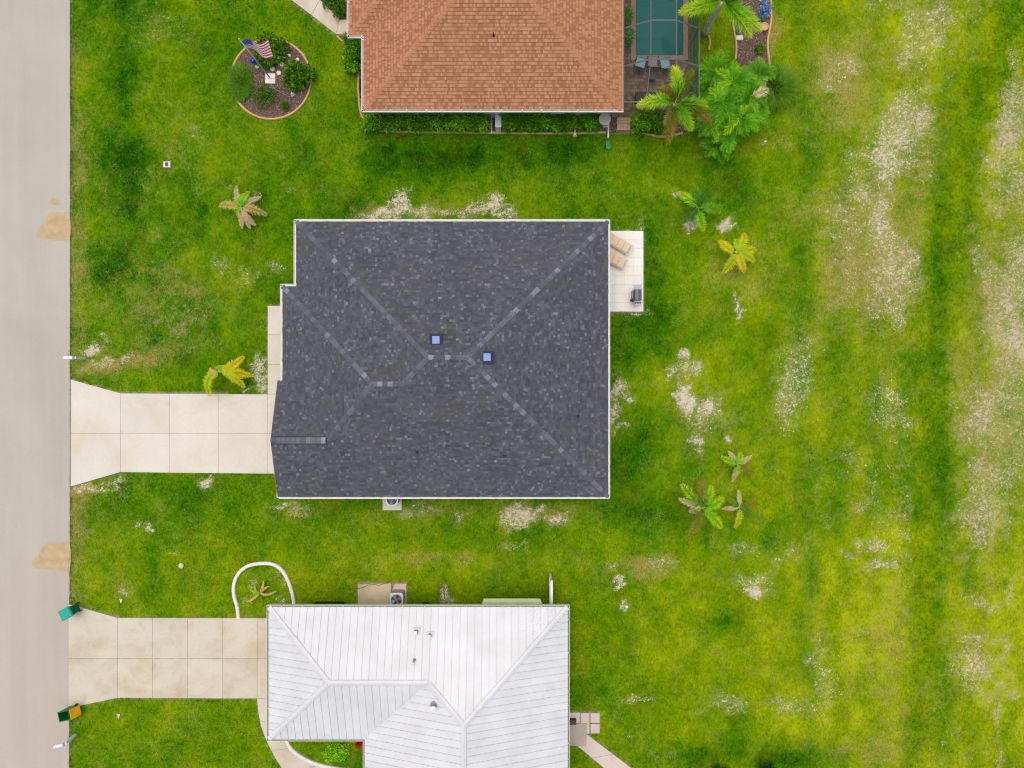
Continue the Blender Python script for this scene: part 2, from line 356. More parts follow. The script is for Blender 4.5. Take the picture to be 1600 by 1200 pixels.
def lawn_colour(nt, p, tone, dry, sand, extra=None):
    n1 = noise(nt, .8, 6, .65, p); n2 = noise(nt, 5.5, 5, .75, mapped(nt, p, (1.3, .75, 1))); n3 = noise(nt, 1.7, 6, .72, p, .5); n5 = noise(nt, 13, 3, .7, mapped(nt, p, (1.3, .7, 1)))
    t = math_(nt, 'ADD', tone, math_(nt, 'MULTIPLY', math_(nt, 'SUBTRACT', n1, .5), .5))
    t = math_(nt, 'ADD', t, math_(nt, 'MULTIPLY', math_(nt, 'SUBTRACT', n2, .5), .95))
    t = math_(nt, 'ADD', t, math_(nt, 'MULTIPLY', math_(nt, 'SUBTRACT', n5, .5), .55))
    if extra is not None: t = math_(nt, 'ADD', t, extra)
    col = ramp(nt, t, [(0, K(28, 74, 1)), (.22, K(50, 106, 1)), (.45, K(84, 130, 2)), (.68, K(119, 148, 2)), (.88, K(146, 164, 3)), (1, K(170, 182, 20))])
    # patches of browner, tired turf
    col = mixc(nt, ramp(nt, noise(nt, .55, 5, .7, p, .4), [(.5, (0, 0, 0, 1)), (.72, (.42, .42, .42, 1))]), col, K(112, 116, 16))
    d = math_(nt, 'ADD', dry, math_(nt, 'MULTIPLY', math_(nt, 'SUBTRACT', n3, .5), .9))
    d = math_(nt, 'ADD', d, math_(nt, 'MULTIPLY', math_(nt, 'SUBTRACT', n2, .5), .9))
    dm = ramp(nt, d, [(.28, (0, 0, 0, 1)), (.8, (1, 1, 1, 1))])
    straw = ramp(nt, n5, [(.3, K(118, 110, 24)), (.5, K(154, 138, 62)), (.75, K(194, 178, 122))])
    col = mixc(nt, math_(nt, 'MULTIPLY', dm, .8), col, straw)
    # curls of dry runners
    w = math_(nt, 'ABSOLUTE', math_(nt, 'SUBTRACT', noise(nt, 2.7, 4, .65, p, 2.2), .5))
    wf = math_(nt, 'MULTIPLY', ramp(nt, w, [(.0, (1, 1, 1, 1)), (.028, (0, 0, 0, 1))]), ramp(nt, math_(nt, 'ADD', n3, math_(nt, 'MULTIPLY', dry, .5)), [(.48, (0, 0, 0, 1)), (.72, (1, 1, 1, 1))]))
    col = mixc(nt, math_(nt, 'MULTIPLY', wf, .7), col, K(178, 164, 96))
    return col, n2, n3
def ground_mat():
    m, nt, b = new_mat('lawn_ground'); p = wpos(nt)
    col, n2, n3 = lawn_colour(nt, p, attr(nt, 'tone'), attr(nt, 'dry'), None)
    n4 = math_(nt, 'MULTIPLY_ADD', noise(nt, 7.0, 4, .7, p, 1.2), .72, math_(nt, 'MULTIPLY', noise(nt, 2.0, 5, .7, p, .7), .28))
    s = math_(nt, 'ADD', attr(nt, 'sand'), math_(nt, 'MULTIPLY', math_(nt, 'MULTIPLY', math_(nt, 'SUBTRACT', n4, .5), 5.0), math_(nt, 'MULTIPLY_ADD', attr(nt, 'sand'), 1.9, .42, clampv=True)))
    sf = ramp(nt, s, [(.58, (0, 0, 0, 1)), (.72, (1, 1, 1, 1))])
    sc_ = ramp(nt, noise(nt, 7, 5, .7, p), [(.25, K(180, 160, 124)), (.5, K(214, 200, 176)), (.7, K(234, 226, 212))])
    # thin scraped streaks where the sand shows through worn grass
    w2 = math_(nt, 'ABSOLUTE', math_(nt, 'SUBTRACT', noise(nt, 4.2, 4, .7, mapped(nt, p, (1.2, .8, 1)), 2.4), .5))
    st2 = math_(nt, 'MULTIPLY', ramp(nt, w2, [(.0, (1, 1, 1, 1)), (.035, (0, 0, 0, 1))]), ramp(nt, math_(nt, 'ADD', attr(nt, 'sand'), math_(nt, 'MULTIPLY', math_(nt, 'SUBTRACT', n3, .5), 1.2)), [(.18, (0, 0, 0, 1)), (.5, (1, 1, 1, 1))]))
    # thin straw fringe around each bare spot
    fr = ramp(nt, s, [(.36, (0, 0, 0, 1)), (.6, (1, 1, 1, 1))])
    col = mixc(nt, math_(nt, 'MULTIPLY', fr, .32), col, K(168, 154, 76))
    sx = nd(nt, 'ShaderNodeSeparateXYZ'); nt.links.new(p, sx.inputs[0]); far = nd(nt, 'ShaderNodeMapRange'); far.inputs[1].default_value = 25; far.inputs[2].default_value = 29; nt.links.new(sx.outputs[0], far.inputs[0])
    sc_ = mixc(nt, math_(nt, 'MULTIPLY', far.outputs[0], .5), sc_, K(190, 160, 134))
    col = mixc(nt, math_(nt, 'MULTIPLY', sf, .92), col, sc_)
    col = mixc(nt, math_(nt, 'MULTIPLY', st2, .75), col, K(216, 204, 176))
    col = mixc(nt, attr(nt, 'bare'), col, K(168, 148, 122))
    nt.links.new(col, b.inputs['Base Color']); b.inputs['Roughness'].default_value = .95; b.inputs['Specular IOR Level'].default_value = .0
    bump(nt, b, math_(nt, 'ADD', noise(nt, 14, 5, .75, p), noise(nt, 3, 3, .5, p)), .8, .05)
    return m
def grass_mat():
    m, nt, b = new_mat('grass_blades'); p = wpos(nt)
    ex = math_(nt, 'MULTIPLY', math_(nt, 'SUBTRACT', attr(nt, 'v'), .45), .55)
    col, _, _ = lawn_colour(nt, p, attr(nt, 'tone'), attr(nt, 'dry'), None, ex)
    nt.links.new(col, b.inputs['Base Color']); b.inputs['Roughness'].default_value = .8; b.inputs['Specular IOR Level'].default_value = .03
    tr = nd(nt, 'ShaderNodeBsdfTranslucent'); nt.links.new(col, tr.inputs[0])
    mx = nd(nt, 'ShaderNodeMixShader'); mx.inputs[0].default_value = .3
    nt.links.new(b.outputs[0], mx.inputs[1]); nt.links.new(tr.outputs[0], mx.inputs[2]); nt.links.new(mx.outputs[0], nt.nodes['Material Output'].inputs[0])
    return m

def make_ground():
    xs = np.concatenate([[-1800, -420, -150, -70, -50, -42], np.arange(-37, 37.01, .2), [42, 50, 70, 150, 420, 1800]])
    ys = np.concatenate([[-1800, -420, -150, -70, -45, -34], np.arange(-28, 28.01, .2), [34, 45, 70, 150, 420, 1800]])
    X, Y = np.meshgrid(xs, ys); nx, ny = len(xs), len(ys)
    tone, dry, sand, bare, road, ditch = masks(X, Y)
    px = 800 + X * PXM; py = 600 - Y * PXM
    inside = bare | road
    Z = .05 * (vnoise(px, py, 70) - .5) * 1.0 + .02 * (vnoise(px, py, 18) - .5) - .03 * ditch - .025
    Z = np.where(inside, -.03, Z)
    for hole in ([(985, -140), (1072, -140), (1072, 95), (985, 95)],): Z = np.where(inpoly(px, py, hole), -2.0, Z)
    V = np.stack([X.ravel(), Y.ravel(), Z.ravel()], 1)
    i = np.arange(nx - 1)[None, :] + nx * np.arange(ny - 1)[:, None]; i = i.ravel()
    F = np.stack([i, i + 1, i + nx + 1, i + nx], 1)
    me = bpy.data.meshes.new('ground'); me.vertices.add(len(V)); me.vertices.foreach_set('co', V.astype(np.float32).ravel())
    me.loops.add(F.size); me.loops.foreach_set('vertex_index', F.ravel().astype(np.int32)); me.polygons.add(len(F))
    me.polygons.foreach_set('loop_start', np.arange(0, F.size, 4, dtype=np.int32)); me.update(calc_edges=True)
    me.polygons.foreach_set('use_smooth', [True] * len(F))
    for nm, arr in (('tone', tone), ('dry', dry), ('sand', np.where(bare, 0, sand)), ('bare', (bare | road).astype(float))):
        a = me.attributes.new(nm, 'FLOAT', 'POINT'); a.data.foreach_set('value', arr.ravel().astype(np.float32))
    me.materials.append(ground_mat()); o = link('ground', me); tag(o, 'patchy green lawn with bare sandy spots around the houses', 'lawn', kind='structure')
    return o
make_ground()

def make_grass():
    N = 190000
    X = rng.uniform(-36, 35, N); Y = rng.uniform(-26.5, 26.5, N)
    # a denser row of tufts hanging over the road edge and the driveway edges
    ne = 2600; ey = rng.uniform(-26, 26, ne); ex = (109.5 - 800) / PXM + rng.normal(.03, .05, ne)
    X = np.concatenate([X, ex]); Y = np.concatenate([Y, ey]); N = len(X)
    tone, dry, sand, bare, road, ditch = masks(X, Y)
    edge = np.arange(N) >= N - ne
    px = 800 + X * PXM; py = 600 - Y * PXM
    keep = ~bare & (~road | edge) & (rng.random(N) > np.clip(sand * 1.3 - .25, 0, .93)) & (rng.random(N) > dry * .4)
    X, Y, tone, dry, ditch, sand, px, py = [a[keep] for a in (X, Y, tone, dry, ditch, sand, px, py)]; N = len(X)
    Z = .05 * (vnoise(px, py, 70) - .5) + .02 * (vnoise(px, py, 18) - .5) - .03 * ditch - .025
    B = 4; n = N * B
    bx = np.repeat(X, B) + rng.normal(0, .035, n); by = np.repeat(Y, B) + rng.normal(0, .035, n); bz = np.repeat(Z, B) - .01
    size = np.repeat(rng.uniform(.6, 1.25, N) * (1 + .25 * ditch) * (1 - .45 * np.clip(dry, 0, 1)), B)
    az = rng.uniform(0, 2 * np.pi, n); L = .085 * size * rng.uniform(.6, 1.3, n); w = .016 * size; h = .055 * size * rng.uniform(.4, 1.2, n)
    ca, sa = np.cos(az), np.sin(az); V = np.empty((n, 3, 3), np.float32)
    V[:, 0] = np.stack([bx - sa * w, by + ca * w, bz], 1); V[:, 1] = np.stack([bx + sa * w, by - ca * w, bz], 1)
    V[:, 2] = np.stack([bx + ca * L, by + sa * L, bz + h + .012], 1)
    me = bpy.data.meshes.new('grass'); me.vertices.add(n * 3); me.vertices.foreach_set('co', V.ravel())
    me.loops.add(n * 3); me.loops.foreach_set('vertex_index', np.arange(n * 3, dtype=np.int32)); me.polygons.add(n)
    me.polygons.foreach_set('loop_start', np.arange(0, n * 3, 3, dtype=np.int32)); me.update(calc_edges=True)
    v = np.repeat(rng.random(N), B) * .7 + rng.random(n) * .3
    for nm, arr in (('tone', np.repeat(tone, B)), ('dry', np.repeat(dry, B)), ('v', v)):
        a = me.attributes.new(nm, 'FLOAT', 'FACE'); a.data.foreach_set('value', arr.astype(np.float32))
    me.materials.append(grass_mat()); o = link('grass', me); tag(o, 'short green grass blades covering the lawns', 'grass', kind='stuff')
make_grass()

# ---------------------------------------------------------------- road
def road_mat():
    m, nt, b = new_mat('aged_asphalt'); p = wpos(nt)
    lng = noise(nt, 1.0, 4, .6, mapped(nt, p, (.9, .05, 1))); big = noise(nt, .12, 4, .6, p, .3); fine = noise(nt, 26, 4, .75, p)
    sep = nd(nt, 'ShaderNodeSeparateXYZ'); nt.links.new(p, sep.inputs[0])
    col = ramp(nt, big, [(.3, K(184, 176, 163)), (.55, K(193, 185, 172)), (.75, K(188, 180, 168))])
    pk = nd(nt, 'ShaderNodeMapRange'); pk.inputs[1].default_value = -6; pk.inputs[2].default_value = -18; nt.links.new(sep.outputs[1], pk.inputs[0])
    col = mixc(nt, math_(nt, 'MULTIPLY', pk.outputs[0], .6), col, K(196, 178, 165))
    g = math_(nt, 'MULTIPLY', math_(nt, 'MULTIPLY_ADD', lng, .22, .89), math_(nt, 'MULTIPLY_ADD', fine, .55, .725))
    spots = ramp(nt, noise(nt, 1.6, 5, .7, p), [(.66, (1, 1, 1, 1)), (.82, (.72, .7, .68, 1))])
    v1 = nd(nt, 'ShaderNodeVectorMath', operation='SCALE'); nt.links.new(col, v1.inputs[0]); nt.links.new(g, v1.inputs['Scale'])
    v2 = nd(nt, 'ShaderNodeVectorMath', operation='MULTIPLY'); nt.links.new(v1.outputs[0], v2.inputs[0]); nt.links.new(spots, v2.inputs[1])
    nt.links.new(v2.outputs[0], b.inputs['Base Color']); b.inputs['Roughness'].default_value = .92; b.inputs['Specular IOR Level'].default_value = .15
    bump(nt, b, fine, .35, .01); return m
def make_road():
    mb = MB(); x0 = (ROAD_X0 - 800) / PXM; ys = list(np.arange(-27, 27.01, .15))
    L = [(x0, -1700), (x0, 1700)]
    right = [((ROAD_X1 - 800) / PXM, 1700)] + [((ROAD_X1 - 800) / PXM + .035 * (vnoise(np.array([y * 30.]), np.array([3.]), 9)[0] - .5) + .03 * (vnoise(np.array([y * 30.]), np.array([77.]), 60)[0] - .5) + (-.0028 * max(0, -y - 2)), y) for y in ys[::-1]] + [((ROAD_X1 - 800) / PXM - .1, -1700)]
    mb.prism(L + right, -.08, .02)
    o = mb.build('road', road_mat()); tag(o, 'pale worn asphalt street along the front lawns', 'road', kind='structure')
    sm = plain('road_sand', K(194, 168, 128), .95, .10, 2.5, bmp=.3, c2=K(200, 174, 136))
    for pts in ([(61, 369), (64, 358), (72, 348), (76, 337), (86, 333.5), (98, 334), (109, 337), (109.4, 372), (96, 374), (80, 373.5), (68, 372)],
                [(55, 880), (57, 872), (64, 866), (67, 856), (77, 850), (92, 849), (107.5, 848.5), (107.2, 889), (92, 890), (74, 887.5), (60, 886)],
                [(78, 316), (84, 311), (92, 313), (93, 319), (85, 320.5)]):
        cq = np.mean(pts, axis=0); hp = [(min(109.2, cq[0] + (x - cq[0]) * (1.16 + .1 * random.random())), cq[1] + (y - cq[1]) * (1.08 + .08 * random.random())) for x, y in pts]
        MB().prism(smooth_path(PL(hp), 3, True), .005, .0222).build('sand_dusting', plain('road_dust', K(192, 176, 150), .95, .06, 3), o)
        m2 = MB(); P = smooth_path(PL(pts), 4, True); m2.prism(P, .005, .0245 if len(pts) > 6 else .0235); m2.build('sand_patch', sm, o)
make_road()

# ---------------------------------------------------------------- concrete: driveways, walks, patio, pads
def slabs(name, label, cat, polys, mat, z=.05, gap=.006, kind='structure', piece='slab'):
    c = np.mean([p for P in polys for p in PL(P)], axis=0)
    e = thing(name, label, cat, (c[0], c[1], 0))
    if kind: e['kind'] = kind
    for i, P in enumerate(polys):
        W = PL(P); cc = np.mean(W, axis=0)
        W = [tuple(cc + (np.array(p) - cc) * (1 - gap * 1.2 / max(.3, np.linalg.norm(np.array(p) - cc)))) for p in W]
        MB().prism(W, -.07, z + random.uniform(-.004, .004), bevel=.008).build(piece, mat, e)
    return e
def split(x, y0, y1): return [[(x[i], y0[i]), (x[i + 1], y0[i + 1]), (x[i + 1], y1[i + 1]), (x[i], y1[i])] for i in range(len(x) - 1)]
X1 = [111, 189, 265, 341.5, 418.6]
D1 = split(X1, [593, 614.5, 615, 615.5, 616], [677] * 5) + split(X1, [677] * 5, [760, 737.5, 738.5, 739.3, 740])
slabs('driveway', 'clean cream concrete driveway leading to the dark shingle house', 'driveway', D1, M_CONC)
slabs('front_walk', 'cream concrete walk strip beside the front wall of the dark shingle house', 'walkway',
      [[(418.6, 478), (470, 478), (470, 523), (418.6, 523)], [(418.6, 523), (470, 523), (470, 569.5), (418.6, 569.5)], [(418.6, 569.5), (470, 569.5), (470, 616), (418.6, 616)],
       [(418.6, 616), (446, 616), (446, 677), (418.6, 677)], [(418.6, 677), (446, 677), (446, 740), (418.6, 740)]], M_CONC)
X2 = [108, 184.6, 239, 293.7, 348.4, 402.2, 436]
D2 = split(X2, [943.5, 965, 965.2, 965.3, 965.4, 965.5, 965.6], [1028.6] * 7) + split(X2, [1028.6] * 7, [1106, 1090, 1090.3, 1090.6, 1091, 1091, 1091])
slabs('driveway', 'stained beige concrete driveway leading to the white metal roof house', 'driveway', D2, M_CONC_OLD, gap=.007)
def strip(a, b):
    return [[a[i], a[i + 1], b[i + 1], b[i]] for i in range(len(a) - 1)]
CO = smooth_path(CURVE_OUT, 6); CI = [(436, 1091), (441, 1120), (446, 1150), (455, 1169), (478, 1186), (520, 1200), (560, 1207)]
CI = smooth_path(CI, 6); cw = []
for k in range(0, 36, 9):
    cw.append(CO[k:k + 10] + CI[k:k + 10][::-1])
slabs('curved_walk', 'curved beige concrete walk below the stained driveway', 'walkway', cw, M_CONC_OLD, z=.045)
slabs('front_walk', 'pale concrete path running to the brown roof house', 'walkway',
      [[(428, -24), (476, -24), (500, 0), (487, 24), (452, -2)], [(500, 0), (531, 31), (525, 54), (487, 24)], [(531, 31), (560, 31), (560, 56), (525, 54)]], M_CONC_OLD)
slabs('back_walk', 'pinkish concrete path leaving the back door of the white metal roof house', 'walkway',
      [[(917, 1147), (958, 1178), (925, 1184), (899, 1163)], [(958, 1178), (987, 1200), (1030, 1232), (985, 1232), (944, 1200), (925, 1184)]], M_CONC_PINK, z=.04)
slabs('back_landing', 'grey concrete landing slab at the back door of the white metal roof house', 'landing', [LANDING], concrete('landing', K(184, 172, 158), K(166, 150, 130), .4), z=.12)
slabs('stepping_pavers', 'square pale pavers beside the grey back door landing', 'paving', EASTPADS, M_CONC_PINK, z=.05, piece='paver')
tx = np.linspace(930, 1005, 6); ty = np.linspace(361, 487, 10)
slabs('patio', 'white tiled patio behind the dark shingle house', 'patio',
      [[(tx[i], ty[j]), (tx[i + 1], ty[j]), (tx[i + 1], ty[j + 1]), (tx[i], ty[j + 1])] for i in range(5) for j in range(9)], M_TILE, z=.07, gap=.0015, piece='tile')
slabs('equipment_pad', 'dirty concrete pad under the air conditioner of the white metal roof house', 'pad',
      [[(559, 912), (612, 911), (611, 960), (560, 960)], [(617, 911), (635.5, 911.5), (636, 960), (611.5, 960), (612, 924)]], M_SLAB_DIRTY, z=.08, gap=.01)
slabs('equipment_pad', 'small white pad under the air conditioner of the dark shingle house', 'pad', [ACPAD1], M_CONC, z=.09)
# ---------------------------------------------------------------- houses
EAVE = 2.7; SL = 0.36
def W2(p): return (p[0], -p[1])          # plan (x, v south-positive) -> world xy

class Face:
    """a roof plane given by its plan polygon (x,v,z)"""
    def __init__(s, pts):
        s.P = [Vector((x, -v, z)) for x, v, z in pts]
        n = Vector((0, 0, 0))
        for i in range(len(s.P)):
            a, b = s.P[i - 1], s.P[i]; n += a.cross(b)
        if n.z < 0: s.P.reverse(); n = -n
        s.n = n.normalized()
        d = Vector((s.n.x, s.n.y, 0)).normalized()       # downhill
        s.w = (-(d - s.n * d.dot(s.n))).normalized()      # upslope
        s.u = s.w.cross(s.n).normalized()
        s.o = min(s.P, key=lambda p: p.dot(s.w))
        s.uv = [((p - s.o).dot(s.u), (p - s.o).dot(s.w)) for p in s.P]
    def at(s, u, w, h=0): return s.o + s.u * u + s.w * w + s.n * h

def shingle_mesh(face, mb, expo, wmin, wmax, t, valf, shade_band=0):
    ws = [q[1] for q in face.uv]; us = [q[0] for q in face.uv]; w = 0.0
    while w < max(ws):
        stripp = clip(clip(face.uv, 0, -1, -w), 0, 1, w + expo)
        if area(stripp) > 1e-4:
            u = min(p[0] for p in stripp) - random.uniform(0, wmax); um = max(p[0] for p in stripp)
            while u < um:
                vv = valf(u, w); du = random.uniform(wmin, wmax) if vv < .7 else random.uniform(wmin, (wmin + wmax) / 2)
                tab = clip(clip(stripp, -1, 0, -(u + .003)), 1, 0, u + du)
                if area(tab) > 4e-4:
                    th = t * random.choice((.55, 1, 1, 1.5)); n = len(tab)
                    if sum(tab[i - 1][0] * tab[i][1] - tab[i][0] * tab[i - 1][1] for i in range(n)) < 0: tab = tab[::-1]
                    top = [face.at(p[0], p[1], .004 + th * (1 - .75 * (p[1] - w) / expo)) for p in tab]
                    bot = [face.at(p[0], p[1], -.01) for p in tab]
                    mb.add(top + bot, [tuple(range(n))] + [(n + i, n + (i + 1) % n, (i + 1) % n, i) for i in range(n)], vv)
                u += du
            if shade_band:  # dark strip paints in the shadow line along each course
                bn = clip(stripp, 0, 1, w + shade_band)
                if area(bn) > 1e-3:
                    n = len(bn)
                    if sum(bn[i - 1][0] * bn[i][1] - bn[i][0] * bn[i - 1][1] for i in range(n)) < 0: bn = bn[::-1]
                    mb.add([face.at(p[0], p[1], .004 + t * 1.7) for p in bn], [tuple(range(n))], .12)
        w += expo
def shingle_mat(name, stops, tint, tint2=None, clus=.2):
    m, nt, b = new_mat(name); p = wpos(nt)
    v = math_(nt, 'ADD', attr(nt, 'v'), math_(nt, 'MULTIPLY', math_(nt, 'SUBTRACT', noise(nt, .35, 4, .6, p), .5), .28), clampv=True)
    v = math_(nt, 'ADD', v, math_(nt, 'MULTIPLY', math_(nt, 'SUBTRACT', noise(nt, 2.2, 4, .65, mapped(nt, p, (1, 1.6, 1)), .8), .5), clus), clampv=True)
    col = ramp(nt, v, stops)
    col = mixc(nt, math_(nt, 'MULTIPLY', noise(nt, .22, 3, .5, p), .5), col, tint)
    if tint2: col = mixc(nt, ramp(nt, noise(nt, .6, 5, .7, p, .6), [(.48, (0, 0, 0, 1)), (.7, (.5, .5, .5, 1))]), col, tint2)
    g = math_(nt, 'MULTIPLY_ADD', noise(nt, 45, 3, .8, p), .5, .75)
    s = nd(nt, 'ShaderNodeVectorMath', operation='SCALE'); nt.links.new(col, s.inputs[0]); nt.links.new(g, s.inputs['Scale'])
    nt.links.new(s.outputs[0], b.inputs['Base Color']); b.inputs['Roughness'].default_value = .9; b.inputs['Specular IOR Level'].default_value = .2
    bump(nt, b, noise(nt, 60, 2, .7, p), .4, .006); return m
def cap_mat(name, stops):
    m, nt, b = new_mat(name); p = wpos(nt); oi = nd(nt, 'ShaderNodeObjectInfo').outputs['Random']
    col = ramp(nt, oi, stops); g = math_(nt, 'MULTIPLY_ADD', noise(nt, 30, 3, .8, p), .4, .8)
    s = nd(nt, 'ShaderNodeVectorMath', operation='SCALE'); nt.links.new(col, s.inputs[0]); nt.links.new(g, s.inputs['Scale'])
    nt.links.new(s.outputs[0], b.inputs['Base Color']); b.inputs['Roughness'].default_value = .85; return m
def cap_mesh(name, half, length, drop, t, mat):
    V = []
    for y, h in ((0, t), (length * 1.25, t * .45)):
        for x in (-half, 0, half): V.append((x, y, h - drop * abs(x)))
    for y in (0, length * 1.25):
        for x in (-half, 0, half): V.append((x, y, -.03 - drop * abs(x)))
    F = [(0, 1, 4, 3), (1, 2, 5, 4), (6, 7, 1, 0), (7, 8, 2, 1), (3, 4, 10, 9), (4, 5, 11, 10), (0, 3, 9, 6), (2, 8, 11, 5)]
    me = bpy.data.meshes.new(name); me.from_pydata(V, [], F); me.materials.append(mat); me.update(); return me
def caps(segs, parent, mat, half=.15, length=.25, t=.03, name='ridge_cap'):
    mh = cap_mesh(name, half, length, SL / math.sqrt(2), t, mat); mr = cap_mesh(name, half, length, SL, t, mat); off = wloc(parent)
    for a, b in segs:
        a, b = Vector((a[0], -a[1], a[2])), Vector((b[0], -b[1], b[2]))
        if a.z > b.z: a, b = b, a
        d = b - a; L = d.length; y = d.normalized(); x = y.cross(Vector((0, 0, 1))).normalized(); z = x.cross(y)
        n = max(1, int(L / length)); me = mr if abs(d.z) < .02 else mh
        for i in range(n):
            o = link(name, me, parent); M = Matrix((x, y, z)).transposed().to_4x4(); M.translation = a + d * (i / n) - off
            o.matrix_local = M
def slab_roof(name, faces, mat, parent, t=.14):
    mb = MB()
    for f in faces:
        n = len(f.P); top = [p + f.n * 0 for p in f.P]; bot = [p - Vector((0, 0, t)) for p in f.P]
        mb.add(top + bot, [tuple(range(n)), tuple(range(2 * n - 1, n - 1, -1))] + [(n + i, n + (i + 1) % n, (i + 1) % n, i) for i in range(n)])
    return mb.build(name, mat, parent)
def gutter(parent, a, b, side, mat, mat_in, w=.13, z=EAVE, name='gutter', hang=True):
    """U-shaped trough from a to b (plan x,v); side = outward plan direction"""
    A = Vector((a[0], -a[1])); B = Vector((b[0], -b[1])); o = Vector((side[0], -side[1])).normalized(); d = (B - A).normalized()
    prof = [(0, -.14), (w, -.14), (w, .03), (w - .03, .03), (w - .03, -.02), (.02, -.02), (.02, .02), (0, .02)]
    mb = MB(); V = []
    for P in (A, B):
        for s_, h in prof: V.append((P.x + o.x * s_, P.y + o.y * s_, z + h))
    n = len(prof); F = []
    for k in range(n): F.append((k, (k + 1) % n, n + (k + 1) % n, n + k))
    mb.add(V, F); mb.add([V[i] for i in (0, 1, 2, 3, 4, 5, 6, 7)], [tuple(range(n))]); mb.add([V[n + i] for i in range(n)], [tuple(range(n))])
    mb.m = [1 if k == 4 else 0 for k in range(n)] + [0, 0]
    g = mb.build(name, [mat, mat_in], parent)
    if hang:
        L = (B - A).length; hb = MB(); k = .8
        while k < L:
            p = A + d * k; hb.box((p.x + o.x * w / 2, p.y + o.y * w / 2, z + .02), (.03 if abs(d.x) > .5 else w, w if abs(d.x) > .5 else .03, .02)); k += random.uniform(.8, 1.3)
        if hb.v: hb.build('gutter_hangers', mat, g, kind='stuff')
    return g
def opening(parent, kind, x, y, z0, w, h, face, mat_f=None, mat_p=None):
    """window or door on a wall; face = outward axis 'x+','x-','y+','y-'"""
    sg = 1 if face[1] == '+' else -1; ax = face[0]
    def bx(mb, u0, u1, q0, q1, d0, d1):
        cu, cq, cd = (u0 + u1) / 2, (q0 + q1) / 2, sg * (d0 + d1) / 2
        if ax == 'x': mb.box((x + cd, y + cu, z0 + cq), (abs(d1 - d0), u1 - u0, q1 - q0))
        else: mb.box((x + cu, y + cd, z0 + cq), (u1 - u0, abs(d1 - d0), q1 - q0))
    fr = MB(); t = .06
    bx(fr, -w / 2, -w / 2 + t, 0, h, -.02, .05); bx(fr, w / 2 - t, w / 2, 0, h, -.02, .05); bx(fr, -w / 2 + t, w / 2 - t, h - t, h, -.02, .05); bx(fr, -w / 2 + t, w / 2 - t, 0, t, -.02, .05)
    o = fr.build(kind, mat_f or M_WHITE, parent)
    if kind == 'garage_door':
        for k in range(4):
            p = MB(); hh = (h - 2 * t) / 4; bx(p, -w / 2 + t, w / 2 - t, t + k * hh + .01, t + (k + 1) * hh - .01, -.02, .02); p.build('door_panel', M_WHITE, o)
    else:
        p = MB(); bx(p, -w / 2 + t, w / 2 - t, t, h - t, -.02, .015); p.build('pane', mat_p or M_GLASS, o)
        if kind == 'sliding_door' or w > 1.2:
            p = MB(); bx(p, -.025, .025, t, h - t, .015, .04); p.build('mullion', M_WHITE, o)
    return o
def walls(parent, foot, mat, h=EAVE - .14):
    P = [(x, -v) for x, v in foot]; mb = MB(); mb.prism(P, -.05, h); return mb.build('wall', mat, parent)
def downspout(parent, x, y, mat, out=(0, -1), reach=.55, z=EAVE):
    mb = MB(); ox, oy = out
    pts = [(x, y, z - .12), (x, y, z - .2), (x - ox * .42, y - oy * .42, z - .5), (x - ox * .42, y - oy * .42, .2), (x + ox * reach, y + oy * reach, .08)]
    mb.tube(pts, .045, 6); return mb.build('downspout', mat, parent)

